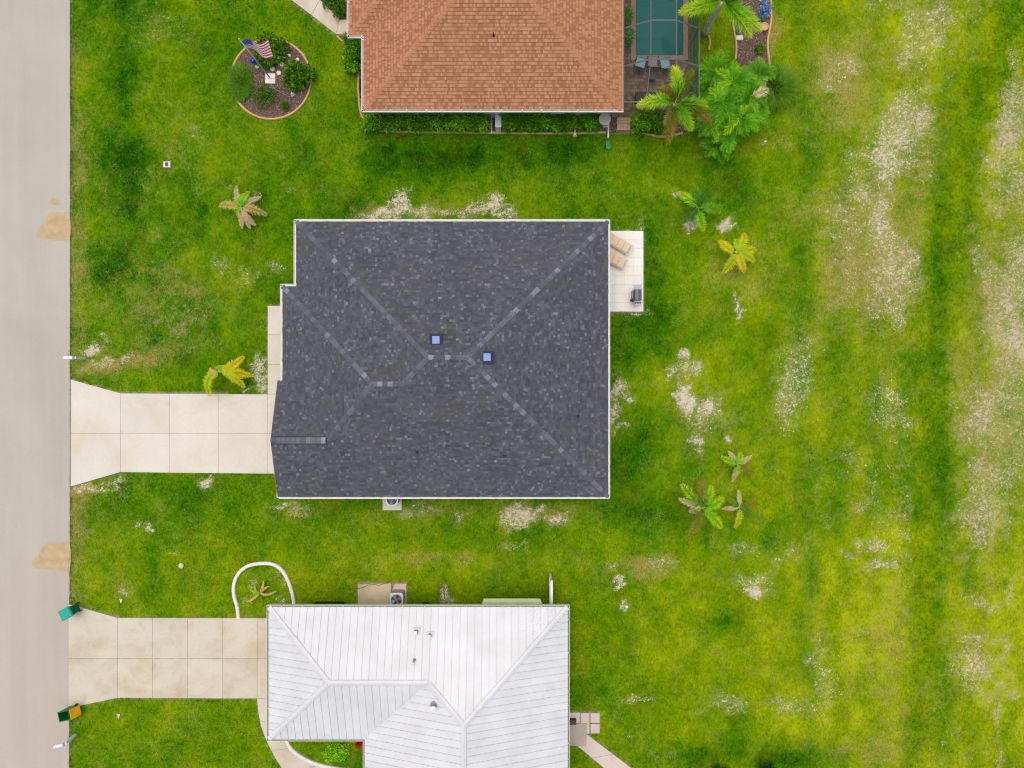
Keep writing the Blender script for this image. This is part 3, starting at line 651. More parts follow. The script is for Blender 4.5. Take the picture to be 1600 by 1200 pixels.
# ------------------------------------------------ house under dark shingles
def Zs(run, m=SL): return EAVE + m * run
def dark_house():
    xE, vN, vS, xW1, xW2, vN2, xG = 5.42, -9.15, 6.36, -12.15, -12.92, -5.50, -13.18
    m2 = SL * vS / (0 - vN2)
    vr = (vN + vS) / 2; run = (vS - vN) / 2; zr = Zs(run); z2 = Zs(vS); vg = 3.08; zg = Zs(vS - vg); vNG = 2 * vg - vS
    xg = xW2 + (zg - EAVE) / m2; x2 = xW2 + (z2 - EAVE) / m2; xa = xW1 + run; xb = xE - run; xc = xW1 + vS
    E_ = EAVE
    faces = [Face([(xW1, vN, E_), (xE, vN, E_), (xb, vr, zr), (xa, vr, zr)]),
             Face([(xE, vN, E_), (xE, vS, E_), (xb, vr, zr)]),
             Face([(xG, vS, E_), (xG, vg, zg), (xg, vg, zg), (x2, 0, z2), (xc, 0, z2), (xa, vr, zr), (xb, vr, zr), (xE, vS, E_)]),
             Face([(xW1, vN, E_), (xa, vr, zr), (xc, 0, z2), (xW1, vN2, E_)]),
             Face([(xW2, vN2, E_), (xW1, vN2, E_), (xc, 0, z2), (x2, 0, z2)]),
             Face([(xW2, vN2, E_), (x2, 0, z2), (xg, vg, zg), (xW2, vNG, E_)]),
             Face([(xG, vNG, E_), (xW2, vNG, E_), (xg, vg, zg), (xG, vg, zg)])]
    h = thing('house', 'house under a dark grey shingle hip roof with two roof vents', 'house', (-3.7, -1.4, 0))
    walls(h, [(xW1 + .55, vN + .5), (xE - .5, vN + .5), (xE - .5, vS - .5), (xG + .35, vS - .5), (xG + .35, vNG + .5), (xW1 + .55, vNG + .5)], M_STUCCO)
    g = MB(); x = xG + .36; g.add([(x, -(vS - .5), E_ - .2), (x, -(vNG + .5), E_ - .2), (x, -vg, zg - .2), (x + .25, -(vS - .5), E_ - .2), (x + .25, -(vNG + .5), E_ - .2), (x + .25, -vg, zg - .2)],
        [(0, 2, 1), (3, 4, 5), (0, 1, 4, 3), (1, 2, 5, 4), (2, 0, 3, 5)]); g.build('gable_wall', M_STUCCO, h)
    deck = plain('roof_deck_dark', K(50, 50, 58), .9, .1)
    roof = slab_roof('roof', faces, deck, h)
    sm = shingle_mat('dark_shingle', [(0, K(66, 67, 75)), (.45, K(88, 89, 97)), (.72, K(104, 105, 112)), (.88, K(126, 127, 132)), (1, K(152, 153, 156))], K(90, 89, 104), K(92, 90, 84), .75)
    def vf(u, w):
        r = random.random()
        return random.uniform(.05, .5) if r < .64 else (random.uniform(.42, .69) if r < .88 else random.uniform(.70, .92))
    for f in faces:
        mb = MB(); shingle_mesh(f, mb, .135, .08, .30, .012, vf); mb.build('shingles', sm, roof, kind='stuff')
    cm = cap_mat('dark_ridge_cap', [(0, K(80, 81, 91)), (.4, K(92, 93, 104)), (.8, K(106, 107, 118)), (1, K(144, 145, 154))])
    caps([((xW1, vN, E_), (xa, vr, zr)), ((xE, vN, E_), (xb, vr, zr)), ((xE, vS, E_), (xb, vr, zr)), ((xa, vr, zr), (xb, vr, zr)), ((xc, 0, z2), (xa, vr, zr)),
          ((x2, 0, z2), (xc, 0, z2)), ((xW2, vN2, E_), (x2, 0, z2)), ((xg, vg, zg), (x2, 0, z2))], roof, cm, half=.13, length=.27, t=.03)
    # vented ridge over the garage gable
    rv = MB(); 
    for s_ in (-1, 1):
        rv.add([(xG + .02, -vg, zg + .09), (xg - .05, -vg, zg + .09), (xg - .05, -vg + s_ * .2, zg + .02), (xG + .02, -vg + s_ * .2, zg + .02),
                (xG + .02, -vg + s_ * .2, zg - .08), (xg - .05, -vg + s_ * .2, zg - .08)], [(0, 1, 2, 3) if s_ < 0 else (3, 2, 1, 0), (3, 2, 5, 4) if s_ < 0 else (4, 5, 2, 3)])
    rv.build('ridge_vent', plain('ridge_vent_dark', K(52, 54, 68), .8, .1), roof)
    for k in range(11):
        xx = xG + .03 + k * (xg - xG - .1) / 11; L = (xg - xG - .1) / 11 - .012; c = MB()
        for s_ in (-1, 1): c.add([(xx, -vg, zg + .105), (xx + L, -vg, zg + .105), (xx + L, -vg + s_ * .17, zg + .045), (xx, -vg + s_ * .17, zg + .045)], [(0, 1, 2, 3) if s_ < 0 else (3, 2, 1, 0)])
        c.build('ridge_cap', cm, roof)
    # two box vents, the blue sky reflection painted into the lid colour
    vm = plain('vent_lid', K(108, 140, 196), .4, .06, 3, spec=.5)
    vd = plain('vent_skirt', K(38, 44, 78), .7, .1, 3)
    for (px, py) in ((681, 531), (761, 558)):
        q = G(px, py, 5.4); x, v = q.x, -q.y
        z = min(Zs(v - vN), Zs(vS - v), Zs(xE - x))
        f = MB().box((q.x, q.y, z + .02), (.68, .68, .14)).build('roof_vent', vd, roof)
        MB().box((q.x, q.y, z + .15), (.4, .42, .16), bevel=.02).build('vent_lid', vm, f)
    for (px, py) in ((649, 708), (788, 714), (905, 652)):   # plumbing stacks
        q = G(px, py, 4.2); z = min(Zs(vS + q.y), Zs(xE - q.x)); MB().lathe([(.09, 0), (.06, .05), (.045, .06), (.045, .3), (.03, .3)], (q.x, q.y, z), 10).build('vent_pipe', M_BLACK, roof)
    a = M_CREAM; b = plain('gutter_leaves', K(226, 222, 210), .6, .1)
    gutter(h, (xW1 - .1, vN), (xE + .1, vN), (0, -1), a, b); gutter(h, (xE, vS + .1), (xE, vN - .1), (1, 0), a, b, w=.1)
    gutter(h, (xG + .05, vS), (xE + .1, vS), (0, 1), a, b, w=.1); gutter(h, (xW1, vN - .1), (xW1, vN2 - .1), (-1, 0), a, b)
    gutter(h, (xW2 - .1, vN2), (xW1 + .62, vN2), (0, -1), a, b, hang=False); gutter(h, (xW2, vN2 - .1), (xW2, vNG + .5), (-1, 0), a, b)
    fb = MB(); 
    for (v0, v1, z0, z1) in ((vS - .02, vg, E_, zg), (vNG, vg, E_, zg)):
        fb.add([(xG - .03, -v0, z0 - .16), (xG - .03, -v1, z1 - .16), (xG - .03, -v1, z1 - .01), (xG - .03, -v0, z0 - .01), (xG, -v0, z0 - .16), (xG, -v1, z1 - .16), (xG, -v1, z1 - .01), (xG, -v0, z0 - .01)],
               [(0, 1, 2, 3), (7, 6, 5, 4), (3, 2, 6, 7), (0, 4, 5, 1)])
    fb.build('rake_board', plain('rake_grey', K(120, 112, 112), .7, .1), h)
    MB().box((xG + .0, -(vS - .38), EAVE - .08), (.14, .85, .13)).build('gutter_return', M_WHITE, h)
    opening(h, 'garage_door', xG + .34, -(vg), 0, 4.9, 2.2, 'x-'); opening(h, 'front_door', xW1 + .54, 2.2, .05, 1.0, 2.1, 'x-', M_WHITE, plain('door_paint', K(70, 90, 110), .5))
    opening(h, 'window', xW1 + .54, 6.6, .9, 1.6, 1.3, 'x-'); opening(h, 'sliding_door', xE - .49, 7.0, .08, 2.6, 2.05, 'x+')
    for y in (1.5, -3.5): opening(h, 'window', xE - .49, y, .9, 1.4, 1.2, 'x+')
    for x in (-9, -4, 1.5): opening(h, 'window', x, -(vN + .49), .9, 1.3, 1.2, 'y+'); opening(h, 'window', x, -(vS - .49), .9, 1.1, 1.2, 'y-')
    return h
dark_house()

# ------------------------------------------------ house under brown shingles
def brown_house():
    xL, xR, vS, xL2, v2, vN = -8.35, 6.18, -15.45, -9.15, -19.65, -37.0; E_ = EAVE
    r1 = (xR - xL) / 2; r2 = (xR - xL2) / 2; c1 = (xR + xL) / 2; c2 = (xR + xL2) / 2; z1, zz = Zs(r1), Zs(r2)
    faces = [Face([(xL, vS, E_), (xR, vS, E_), (c1, vS - r1, z1)]),
             Face([(xR, vS, E_), (xR, vN, E_), (c2, vN + r2, zz), (c2, v2 - r2, zz), (c1, v2 - r1, z1), (c1, vS - r1, z1)]),
             Face([(xL, vS, E_), (c1, vS - r1, z1), (c1, v2 - r1, z1), (xL, v2, E_)]),
             Face([(xL2, v2, E_), (xL, v2, E_), (c1, v2 - r1, z1), (c2, v2 - r2, zz)]),
             Face([(xL2, v2, E_), (c2, v2 - r2, zz), (c2, vN + r2, zz), (xL2, vN, E_)]),
             Face([(xL2, vN, E_), (c2, vN + r2, zz), (xR, vN, E_)])]
    h = thing('house', 'house under a terracotta brown shingle roof beside the screened pool', 'house', (-1.2, 26, 0))
    walls(h, [(xL + .5, vS - .5), (xR - .5, vS - .5), (xR - .5, vN + .5), (xL2 + .5, vN + .5), (xL2 + .5, v2 - .5), (xL + .5, v2 - .5)], M_STUCCO)
    roof = slab_roof('roof', faces, plain('roof_deck_brown', K(96, 58, 40), .9, .1), h)
    sm = shingle_mat('brown_shingle', [(0, K(146, 96, 68)), (.3, K(166, 112, 81)), (.5, K(184, 127, 92)), (.8, K(197, 142, 104)), (1, K(208, 156, 118))], K(184, 127, 92))
    def vf(u, w): return random.uniform(.12, .4) if random.random() < .42 else random.uniform(.55, .95)
    for f in faces[:5]:
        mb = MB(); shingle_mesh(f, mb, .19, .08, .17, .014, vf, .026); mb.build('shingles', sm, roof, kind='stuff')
    cm = cap_mat('brown_ridge_cap', [(0, K(180, 121, 85)), (.5, K(188, 128, 90)), (1, K(196, 136, 97))])
    caps([((xL, vS, E_), (c1, vS - r1, z1)), ((xR, vS, E_), (c1, vS - r1, z1)), ((xL2, v2, E_), (c2, v2 - r2, zz)), ((c1, vS - r1, z1), (c1, v2 - r1, z1))], roof, cm, half=.17, length=.3, t=.03)
    MB().lathe([(.1, 0), (.06, .05), (.045, .06), (.045, .3), (.03, .3)], (*G(771, 51, 4.3)[:2], Zs(-15.45 + G(771, 51, 4.3).y) - .02), 10).build('vent_pipe', M_BLACK, roof)
    b = plain('gutter_brown', K(190, 160, 140), .7, .15)
    gutter(h, (xL - .1, vS), (xR + .1, vS), (0, 1), M_WHITE, b, w=.14); gutter(h, (xL, vS + .1), (xL, v2 + .1), (-1, 0), M_WHITE, b, w=.14)
    gutter(h, (xL2 - .1, v2), (xL + 1.5, v2), (0, 1), M_WHITE, b, w=.16); gutter(h, (xL2, v2 + .1), (xL2, vN), (-1, 0), M_WHITE, b, w=.14)
    gutter(h, (xR, vS - .02), (xR, vN), (1, 0), plain('gutter_tan', K(170, 120, 92), .6), b, w=.1)
    for px in (592, 766): downspout(h, G(px, 180).x * .94, 15.38, M_WHITE, (0, -1), .35)
    for px, ln in ((898, .45), (950, .95)):
        x = (px - 800) / PXM; MB().tube([(x, 15.5, 2.55), (x, 15.4, 2.4), (x, 15.92, 2.1), (x, 15.92, .25), (x, 15.75, .16), (x, 15.25, .12), (x, 15.05 - ln * .3, .09)], .06, 6).build('downspout', M_WHITE, h)
    for x in (-5, -1, 3): opening(h, 'window', x, 15.94, .9, 1.4, 1.2, 'y-')
    opening(h, 'sliding_door', xR - .49, 19.5, .05, 2.8, 2.1, 'x+')
    return h
brown_house()

# ------------------------------------------------ house under white standing seam metal
def metal_roof_mat():
    m, nt, b = new_mat('white_metal'); p = wpos(nt)
    oi = nd(nt, 'ShaderNodeObjectInfo').outputs['Random']
    f = noise(nt, .7, 5, .65, p); st = noise(nt, 2.5, 5, .7, mapped(nt, p, (1, 1, .3)))
    col = ramp(nt, f, [(.3, K(219, 218, 219)), (.6, K(230, 230, 231)), (.8, K(236, 236, 236))])
    g = math_(nt, 'MULTIPLY', math_(nt, 'MULTIPLY_ADD', oi, .05, .955), math_(nt, 'MULTIPLY_ADD', st, .08, .96))
    s = nd(nt, 'ShaderNodeVectorMath', operation='SCALE'); nt.links.new(col, s.inputs[0]); nt.links.new(g, s.inputs['Scale'])
    # lichen speckles near the north east corner of the roof
    d = nd(nt, 'ShaderNodeVectorMath', operation='DISTANCE'); nt.links.new(p, d.inputs[0]); d.inputs[1].default_value = (1.9, -13.4, 2.9)
    near = ramp(nt, math_(nt, 'MULTIPLY', d.outputs['Value'], .4), [(.35, (1, 1, 1, 1)), (.75, (0, 0, 0, 1))])
    sp = ramp(nt, noise(nt, 16, 5, .8, p), [(.58, (0, 0, 0, 1)), (.62, (1, 1, 1, 1))])
    col2 = mixc(nt, math_(nt, 'MULTIPLY', math_(nt, 'MULTIPLY', near, sp), .9), s.outputs[0], K(130, 135, 165))
    nt.links.new(col2, b.inputs['Base Color']); b.inputs['Roughness'].default_value = .45; b.inputs['Specular IOR Level'].default_value = .3
    return m
M_METAL = metal_roof_mat()
def metal_panels(f, parent, width=.41):
    us = [q[0] for q in f.uv]; u = min(us) + random.uniform(-.2, 0)
    def emit(mb, poly, h0, h1):
        n = len(poly)
        if sum(poly[i - 1][0] * poly[i][1] - poly[i][0] * poly[i - 1][1] for i in range(n)) < 0: poly = poly[::-1]
        mb.add([f.at(p[0], p[1], h1) for p in poly] + [f.at(p[0], p[1], h0) for p in poly], [tuple(range(n))] + [(n + i, n + (i + 1) % n, (i + 1) % n, i) for i in range(n)])
    while u < max(us):
        pan = clip(clip(f.uv, -1, 0, -u), 1, 0, u + width - .0005)
        if area(pan) > .003:
            mb = MB(); emit(mb, pan, -.01, .012)
            rib = clip(clip(f.uv, -1, 0, -(u + width - .03)), 1, 0, u + width - .0005)
            if area(rib) > .002: emit(mb, rib, .012, .05)
            mb.build('panel', M_METAL, parent)
        u += width
def white_house():
    xL, xR, vN, vS1, xi, vE = -13.68, 3.12, 12.56, 19.98, -8.27, 30.0; E_ = EAVE
    r = (vS1 - vN) / 2; vr = (vS1 + vN) / 2; zr = Zs(r); R2 = (xR - xi) / 2; xc = (xR + xi) / 2; zc = Zs(R2); xk = xi + r
    F = [Face([(xL, vN, E_), (xR, vN, E_), (xc, vN + R2, zc), (xk, vr, zr), (xL + r, vr, zr)]), Face([(xL, vN, E_), (xL + r, vr, zr), (xL, vS1, E_)]),
         Face([(xL, vS1, E_), (xL + r, vr, zr), (xk, vr, zr), (xi, vS1, E_)]), Face([(xi, vS1, E_), (xk, vr, zr), (xc, vN + R2, zc), (xc, vE - R2, zc), (xi, vE, E_)]),
         Face([(xR, vN, E_), (xc, vN + R2, zc), (xc, vE - R2, zc), (xR, vE, E_)]), Face([(xi, vE, E_), (xc, vE - R2, zc), (xR, vE, E_)])]
    h = thing('house', 'house under a white standing seam metal roof', 'house', (-4, -20, 0))
    walls(h, [(xL + .5, vN + .95), (xR - .5, vN + .95), (xR - .5, vE - .5), (xi + .5, vE - .5), (xi + .5, vS1 - .5), (xL + .5, vS1 - .5)], M_STUCCO_GREEN)
    roof = slab_roof('roof', F, plain('roof_deck_white', K(170, 170, 168), .8, .1), h)
    for f in F: metal_panels(f, roof)
    for a, b in (((xL, vN, E_), (xL + r, vr, zr)), ((xL, vS1, E_), (xL + r, vr, zr)), ((xL + r, vr, zr), (xk, vr, zr)), ((xk, vr, zr), (xc, vN + R2, zc)), ((xR, vN, E_), (xc, vN + R2, zc)), ((xc, vN + R2, zc), (xc, vE - R2, zc)), ((xi, vE, E_), (xc, vE - R2, zc)), ((xR, vE, E_), (xc, vE - R2, zc))):
        A, B = Vector((a[0], -a[1], a[2])), Vector((b[0], -b[1], b[2])); d = (B - A).normalized(); x = d.cross(Vector((0, 0, 1))).normalized(); dr = SL if abs(d.z) < .02 else SL / 1.414
        mb = MB(); V = []
        for P in (A, B):
            for q, hh in ((-.15, .03), (-.13, .045), (-.03, .06), (0, .066), (.03, .06), (.13, .045), (.15, .03)): V.append(P + x * q + Vector((0, 0, hh + .02 - dr * abs(q))))
        mb.add(V, [(i, i + 1, i + 8, i + 7) for i in range(6)]); mb.build('ridge_flashing', M_METAL, roof)
    # valley flashing
    A, B = Vector((xi, -vS1, E_)), Vector((xk, -vr, zr)); d = (B - A).normalized(); x = d.cross(Vector((0, 0, 1))).normalized(); mb = MB()
    mb.add([A - x * .1 + Vector((0, 0, .055)), A + Vector((0, 0, .03)), A + x * .1 + Vector((0, 0, .055)), B - x * .1 + Vector((0, 0, .055)), B + Vector((0, 0, .03)), B + x * .1 + Vector((0, 0, .055))], [(0, 1, 4, 3), (1, 2, 5, 4)]); mb.build('valley_flashing', M_METAL, roof)
    for px, py, w in ((649, 990, .22), (671, 994.5, .16)):
        q = G(px, py, 3.5); z = Zs(-q.y - vN); f = MB().box((q.x, q.y, z + .03), (w * 1.9, w * 1.9, .05)).build('roof_vent', M_METAL, roof)
        MB().box((q.x, q.y, z + .14), (w, w, .2), bevel=.01).build('vent_box', M_GREY, f); MB().box((q.x - .01, q.y, z + .255), (w * .85, w * .85, .02)).build('vent_lid', M_WHITE, f)
    for px, py, rr in ((646, 1035, .05), (679, 1099, .11)):
        q = G(px, py, 4.0); z = min(Zs(-q.y - vN), Zs(q.x - xi) if py > 1080 else 99); f = MB().lathe([(rr * 2, 0), (rr * 1.2, .08), (rr, .1), (rr, .42), (rr * .8, .42)], (q.x, q.y, z + .01), 12).build('vent_pipe', M_GREY, roof)
        MB().lathe([(rr * 1.25, 0), (rr * 1.3, .07), (rr * .4, .12)], (q.x, q.y, z + .44), 12).build('vent_cap', M_WHITE, f)
    gc = plain('gutter_green_cream', K(222, 226, 200), .5, .05); b = plain('gutter_grime', K(120, 122, 112), .8, .25, 8)
    gutter(h, (xL - .1, vN), (xR + .12, vN), (0, -1), gc, b, w=.13); gutter(h, (xL, vN - .12), (xL, vS1 + .1), (-1, 0), gc, b, w=.12); gutter(h, (xL - .1, vS1), (xi - .02, vS1), (0, 1), gc, b, w=.12)
    gutter(h, (xi, vS1 + .02), (xi, vE), (-1, 0), gc, b, w=.12); gutter(h, (xR, vN - .12), (xR, vE), (1, 0), gc, b, w=.12)
    # bay window with its pale green little roof
    x0, x1 = G(741, 945, 1.9).x, G(859, 945, 1.9).x; y0 = -(vN + .95); yo = G(800, 936, 1.8).y; bay = MB(); bay.prism([(x0 + .3, y0), (x1 - .3, y0), (x1 - .85, yo - .25), (x0 + .85, yo - .25)], .9, 1.75); bo = bay.build('bay_window', M_STUCCO_GREEN, h)
    rb = MB(); zt = 2.1
    rb.add([(x0, y0, 1.85), (x1, y0, 1.85), (x1 - .55, yo, 1.75), (x0 + .55, yo, 1.75), (x0 + .2, y0, zt), (x1 - .2, y0, zt), (x0, y0, 1.72), (x1, y0, 1.72), (x1 - .55, yo, 1.66), (x0 + .55, yo, 1.66)],
           [(3, 2, 5, 4), (0, 3, 4), (2, 1, 5), (8, 7, 1, 2), (9, 8, 2, 3), (6, 9, 3, 0), (6, 7, 8, 9)]); rb.build('bay_roof', plain('bay_green', K(206, 214, 158), .6, .05), bo)
    opening(h, 'garage_door', xL + .49, -16.3, 0, 4.4, 2.2, 'x-'); opening(h, 'window', -9.5, -(vN + .94), .9, 1.2, 1.2, 'y+'); opening(h, 'back_door', xR - .49, -21.0, .12, 1.0, 2.05, 'x+'); opening(h, 'window', xR - .49, -16, .9, 1.4, 1.2, 'x+')
    return h
white_house()
# ---------------------------------------------------------------- vegetation builders
def leaf_arrays(C, D, N_, L, Wd):
    """diamond leaves: centre base C, direction D, side N_, length L, width Wd"""
    n = len(C); V = np.empty((n, 4, 3)); L = np.asarray(L)[:, None]; Wd = np.asarray(Wd)[:, None]
    V[:, 0] = C; V[:, 1] = C + D * L * .5 + N_ * Wd * .5; V[:, 2] = C + D * L; V[:, 3] = C + D * L * .5 - N_ * Wd * .5
    return V
def np_mesh(name, V, vals, mat, parent=None, off=None, extra=None):
    """quads V (n,4,3) plus an optional MB for stems"""
    n = len(V); me = bpy.data.meshes.new(name); P = V.reshape(-1, 3).astype(np.float32)
    if off is not None: P = P - np.array(off, np.float32)
    F = [tuple(range(4 * i, 4 * i + 4)) for i in range(n)]; P = P.tolist(); vals = list(vals)
    if extra:
        b = len(P); o = np.array(off if off is not None else (0, 0, 0)); P += [list(np.array(p) - o) for p in extra.v]; F += [tuple(b + i for i in f) for f in extra.f]; vals += extra.a
    me.from_pydata(P, [], F); a = me.attributes.new('v', 'FLOAT', 'FACE'); a.data.foreach_set('value', np.array(vals, np.float32)); me.materials.append(mat); me.update()
    return link(name, me, parent) if parent is not False else me
def norm(A): return A / np.maximum(1e-9, np.linalg.norm(A, axis=-1, keepdims=True))
def frond_geo(P0, P1, P2, leaf=.35, n=26, width=.045, brush=False, v0=.2, v1=.8, start=.12, droop=.35, sweep=.55):
    P0, P1, P2 = [np.array(p, float) for p in (P0, P1, P2)]
    t = np.linspace(start, .99, n); B = lambda t: ((1 - t) ** 2)[:, None] * P0 + (2 * t * (1 - t))[:, None] * P1 + (t ** 2)[:, None] * P2
    T = norm((2 * (1 - t))[:, None] * (P1 - P0) + (2 * t)[:, None] * (P2 - P1)); S = norm(np.cross(T, [0, 0, 1])); U = np.cross(S, T); Q = B(t)
    prof = np.clip(np.sin(np.pi * (.12 + .83 * t)), .15, 1) ** .7; Vs = []; vals = []
    rows = [(math.cos(a), math.sin(a)) for a in (np.linspace(-.3, math.pi + .3, 6) if brush else (.12, math.pi - .12))]
    for cx, cy in rows:
        jit = rng.normal(0, .1, (n, 3)); D = norm(S * cx + U * (cy * (.8 if brush else 1)) + T * sweep + jit + np.array([0, 0, -droop if not brush else -.1]) * (.3 + .7 * t)[:, None])
        side = norm(np.cross(D, U + .2 * rng.normal(0, 1, (n, 3))))
        Vs.append(leaf_arrays(Q, D, side, leaf * prof * rng.uniform(.65, 1.2, n), np.full(n, width))); vals.append(np.clip(v0 + (v1 - v0) * t + rng.normal(0, .08, n), 0, 1))
    st = MB(); tt = np.linspace(0, 1, 8); st.tube([tuple(p) for p in B(tt)], [.028 * (1 - .75 * k) for k in tt], 4, val=(v0 + v1) / 2)
    return np.concatenate(Vs), np.concatenate(vals), st
GREEN = [(0, K(28, 66, 2)), (.35, K(58, 108, 4)), (.65, K(104, 150, 14)), (1, K(176, 188, 36))]
M_FROND = leafmat('frond_green', GREEN, rnd=.1)
M_FROND_Y = leafmat('frond_yellow', [(0, K(120, 160, 10)), (.4, K(176, 186, 16)), (.75, K(206, 188, 30)), (1, K(206, 172, 70))], rnd=.15)
M_FROND_LIME = leafmat('frond_lime', [(0, K(60, 130, 8)), (.4, K(118, 176, 14)), (.8, K(176, 204, 30)), (1, K(200, 196, 60))], rnd=.15)
M_FROND_OLIVE = leafmat('frond_olive', [(0, K(52, 74, 14)), (.5, K(112, 108, 26)), (1, K(160, 128, 54))], rnd=.15)
M_FROND_TAN = leafmat('frond_tan', [(0, K(168, 150, 60)), (.5, K(196, 168, 96)), (1, K(210, 184, 132))], rnd=.15)
M_FROND_DEAD = leafmat('frond_dead', [(0, K(158, 134, 88)), (.5, K(190, 168, 126)), (1, K(210, 194, 158))], rnd=.2, transl=.1)
M_CLUMP = leafmat('frond_clump', [(0, K(40, 92, 2)), (.35, K(76, 142, 5)), (.7, K(118, 180, 16)), (1, K(176, 212, 60))], rnd=.3, lift=1.4)
FM = dict(g=M_FROND, y=M_FROND_Y, l=M_FROND_LIME, o=M_FROND_OLIVE, t=M_FROND_TAN, d=M_FROND_DEAD)
M_TRUNK = plain('palm_trunk', K(240, 224, 204), .9, .3, 9, bmp=.5)
M_STEM = plain('stem_brown', K(96, 76, 52), .9, .25, 9)

def palm(label, cpx, fronds, hc=1.1, wide=1.35, leaf=.3, width=.034, n=32, brush=False, trunk_r=.09, base=None, rise=.35, tipdrop=.55, group=None, shaft=False):
    """palm with its crown over plan point cpx; fronds = (tip_x, tip_y, colour key, sideways bend, [v0, v1])"""
    c = G(*cpx, hc); b = G(*base) if base else Vector((c.x, c.y, 0)); b.z = -.03
    e = thing('palm_tree', label, 'palm', (b.x, b.y, 0), group=group)
    k = 7; pts = [b.lerp(c, i / k) + Vector((.02 * math.sin(i * 1.7), .02 * math.cos(i * 2.1), 0)) for i in range(k + 1)]; pts[-1] = c
    rs = [trunk_r * (1.25 - .45 * i / k) * (1 + .08 * (i % 2)) for i in range(k + 1)]
    MB().tube(pts, rs, 10).build('trunk', M_TRUNK, e, smooth=True)
    if shaft: MB().tube([c - (c - b).normalized() * .7, c], [trunk_r * 1.0, trunk_r * .7], 10).build('crownshaft', plain('crownshaft', K(120, 160, 60), .5), e, smooth=True)
    for f in fronds:
        x, y, key, bend = f[:4]; v0, v1 = f[4:6] if len(f) > 4 else (.15, .85)
        ht = max(.12, hc - tipdrop * random.uniform(.75, 1.2)) if key != 'd' else max(.08, hc * .35)
        tip = G(x, y, ht); d = tip - c; L = Vector((d.x, d.y, 0)).length; s = Vector((-d.y, d.x, 0)).normalized() if L > .01 else Vector((1, 0, 0))
        mid = c.lerp(tip, .45) + s * bend * L; mid.z = hc + rise * (1 if key not in 'd' else .15) * min(1, L)
        g = frond_geo(c, mid, tip, wide * (leaf if key != 'd' else leaf * .8), int(n * 1.3), width, brush, v0, v1, droop=.15 if key != 'd' else .7)
        np_mesh('frond', g[0], g[1], FM[key], e, (b.x, b.y, 0), g[2])
    return e
palm('young palm with pale dried fronds on the front lawn above the dark roof', (376.5, 325), [(369, 290, 'd', .1), (342, 321, 't', -.05), (408, 307, 'd', .1), (417, 336, 't', .1), (378, 357, 'd', 0), (390, 357, 'd', .1), (399, 352, 'd', -.1), (389, 299, 'l', 0), (384, 306, 'l', .1), (371, 338, 'l', 0), (383, 316, 'g', 0)], hc=.9, leaf=.26, n=40)
palm('yellow palm with five arching fronds beside the clean driveway', (343, 580), [(381, 557, 'y', -.22, .4, .9), (396, 587, 'y', .05, .5, .8), (382, 606, 'y', .32, .05, .7), (329, 619, 'y', -.38, .1, .5), (326, 580, 't', .3), (347, 571, 'l', 0)], hc=1.3, leaf=.27, n=60, width=.036, tipdrop=.45, rise=.5)
palm('dark green young palm with seven fronds behind the dark roof house', (1091, 325), [(1061, 299, 'l', .1, .0, .9), (1088, 291, 'g', .05, .1, .6), (1109, 292, 'g', -.05, .05, .4), (1129, 322, 'g', -.2, .45, .75), (1058, 345, 'g', .12, .05, .6), (1100, 361, 'l', -.15, .0, .9), (1096, 347, 'g', 0, .05, .3), (1126, 331, 'l', .1, 0, .5)], hc=1.4, leaf=.3, n=44)
palm('bright yellow young palm on the back lawn', (1150.5, 394), [(1124, 375, 'y', .3, .3, .9), (1164, 364, 'y', -.05, .2, .8), (1150, 373, 'l', 0, .5, .8), (1182, 389, 'y', -.05, .0, .9), (1179, 409, 'y', .05, .1, .6), (1163, 426, 'y', -.05, .3, .95), (1129, 427, 'y', .05, .2, .7), (1168, 394, 'l', 0, .5, .8)], hc=1.2, leaf=.27, n=46, width=.04)
palm('small palm with pinkish dead fronds above a taller palm on the back lawn', (1153, 725), [(1127, 713, 'l', .1), (1138, 705, 'd', 0), (1157, 706, 'l', 0, .3, .8), (1175, 712, 'd', 0), (1179, 738, 'o', -.1, .5, .9), (1144, 753, 'd', 0), (1151, 742, 'l', 0), (1149, 719, 'g', 0)], hc=.9, leaf=.23, n=36)
palm('larger green palm with yellow frond tips low on the back lawn', (1096, 793), [(1065, 756, 'g', .05, .35, .95), (1096, 752, 'o', 0), (1112, 759, 'l', -.05), (1131, 777, 'l', -.1), (1128, 825, 'l', .05, .1, .9), (1077, 837, 'o', .05), (1060, 779, 'd', 0), (1076, 800, 'd', 0), (1110, 768, 'g', 0), (1085, 790, 'l', 0, .2, .5)], hc=1.4, leaf=.32, n=44)
palm('thin green palm beside the larger palm low on the back lawn', (1155, 792), [(1154, 765, 'd', 0), (1138, 779, 'g', 0), (1181, 783, 'o', 0), (1180, 808, 'g', 0, .2, .7), (1148, 825, 'y', .08), (1128, 795, 'd', 0), (1172, 788, 'l', 0), (1163, 800, 'g', 0)], hc=1.0, leaf=.22, n=36)
palm('tall foxtail palm with bushy fronds at the corner of the pool screen', (1055, 163), [(1052, 104, 'l', -.08, .15, .9), (996, 166, 'l', -.1, .2, 1.0), (1104, 167, 'l', -.08, .1, .6), (1083, 111, 'o', .1, 0, .6), (1110, 194, 'o', .1), (1080, 203, 'l', -.1, .1, .8), (1044, 224, 'o', -.12, .3, .9), (1030, 140, 'o', 0)], hc=3.5, leaf=.40, n=52, width=.028, brush=True, trunk_r=.13, rise=.6, tipdrop=.6, shaft=True)
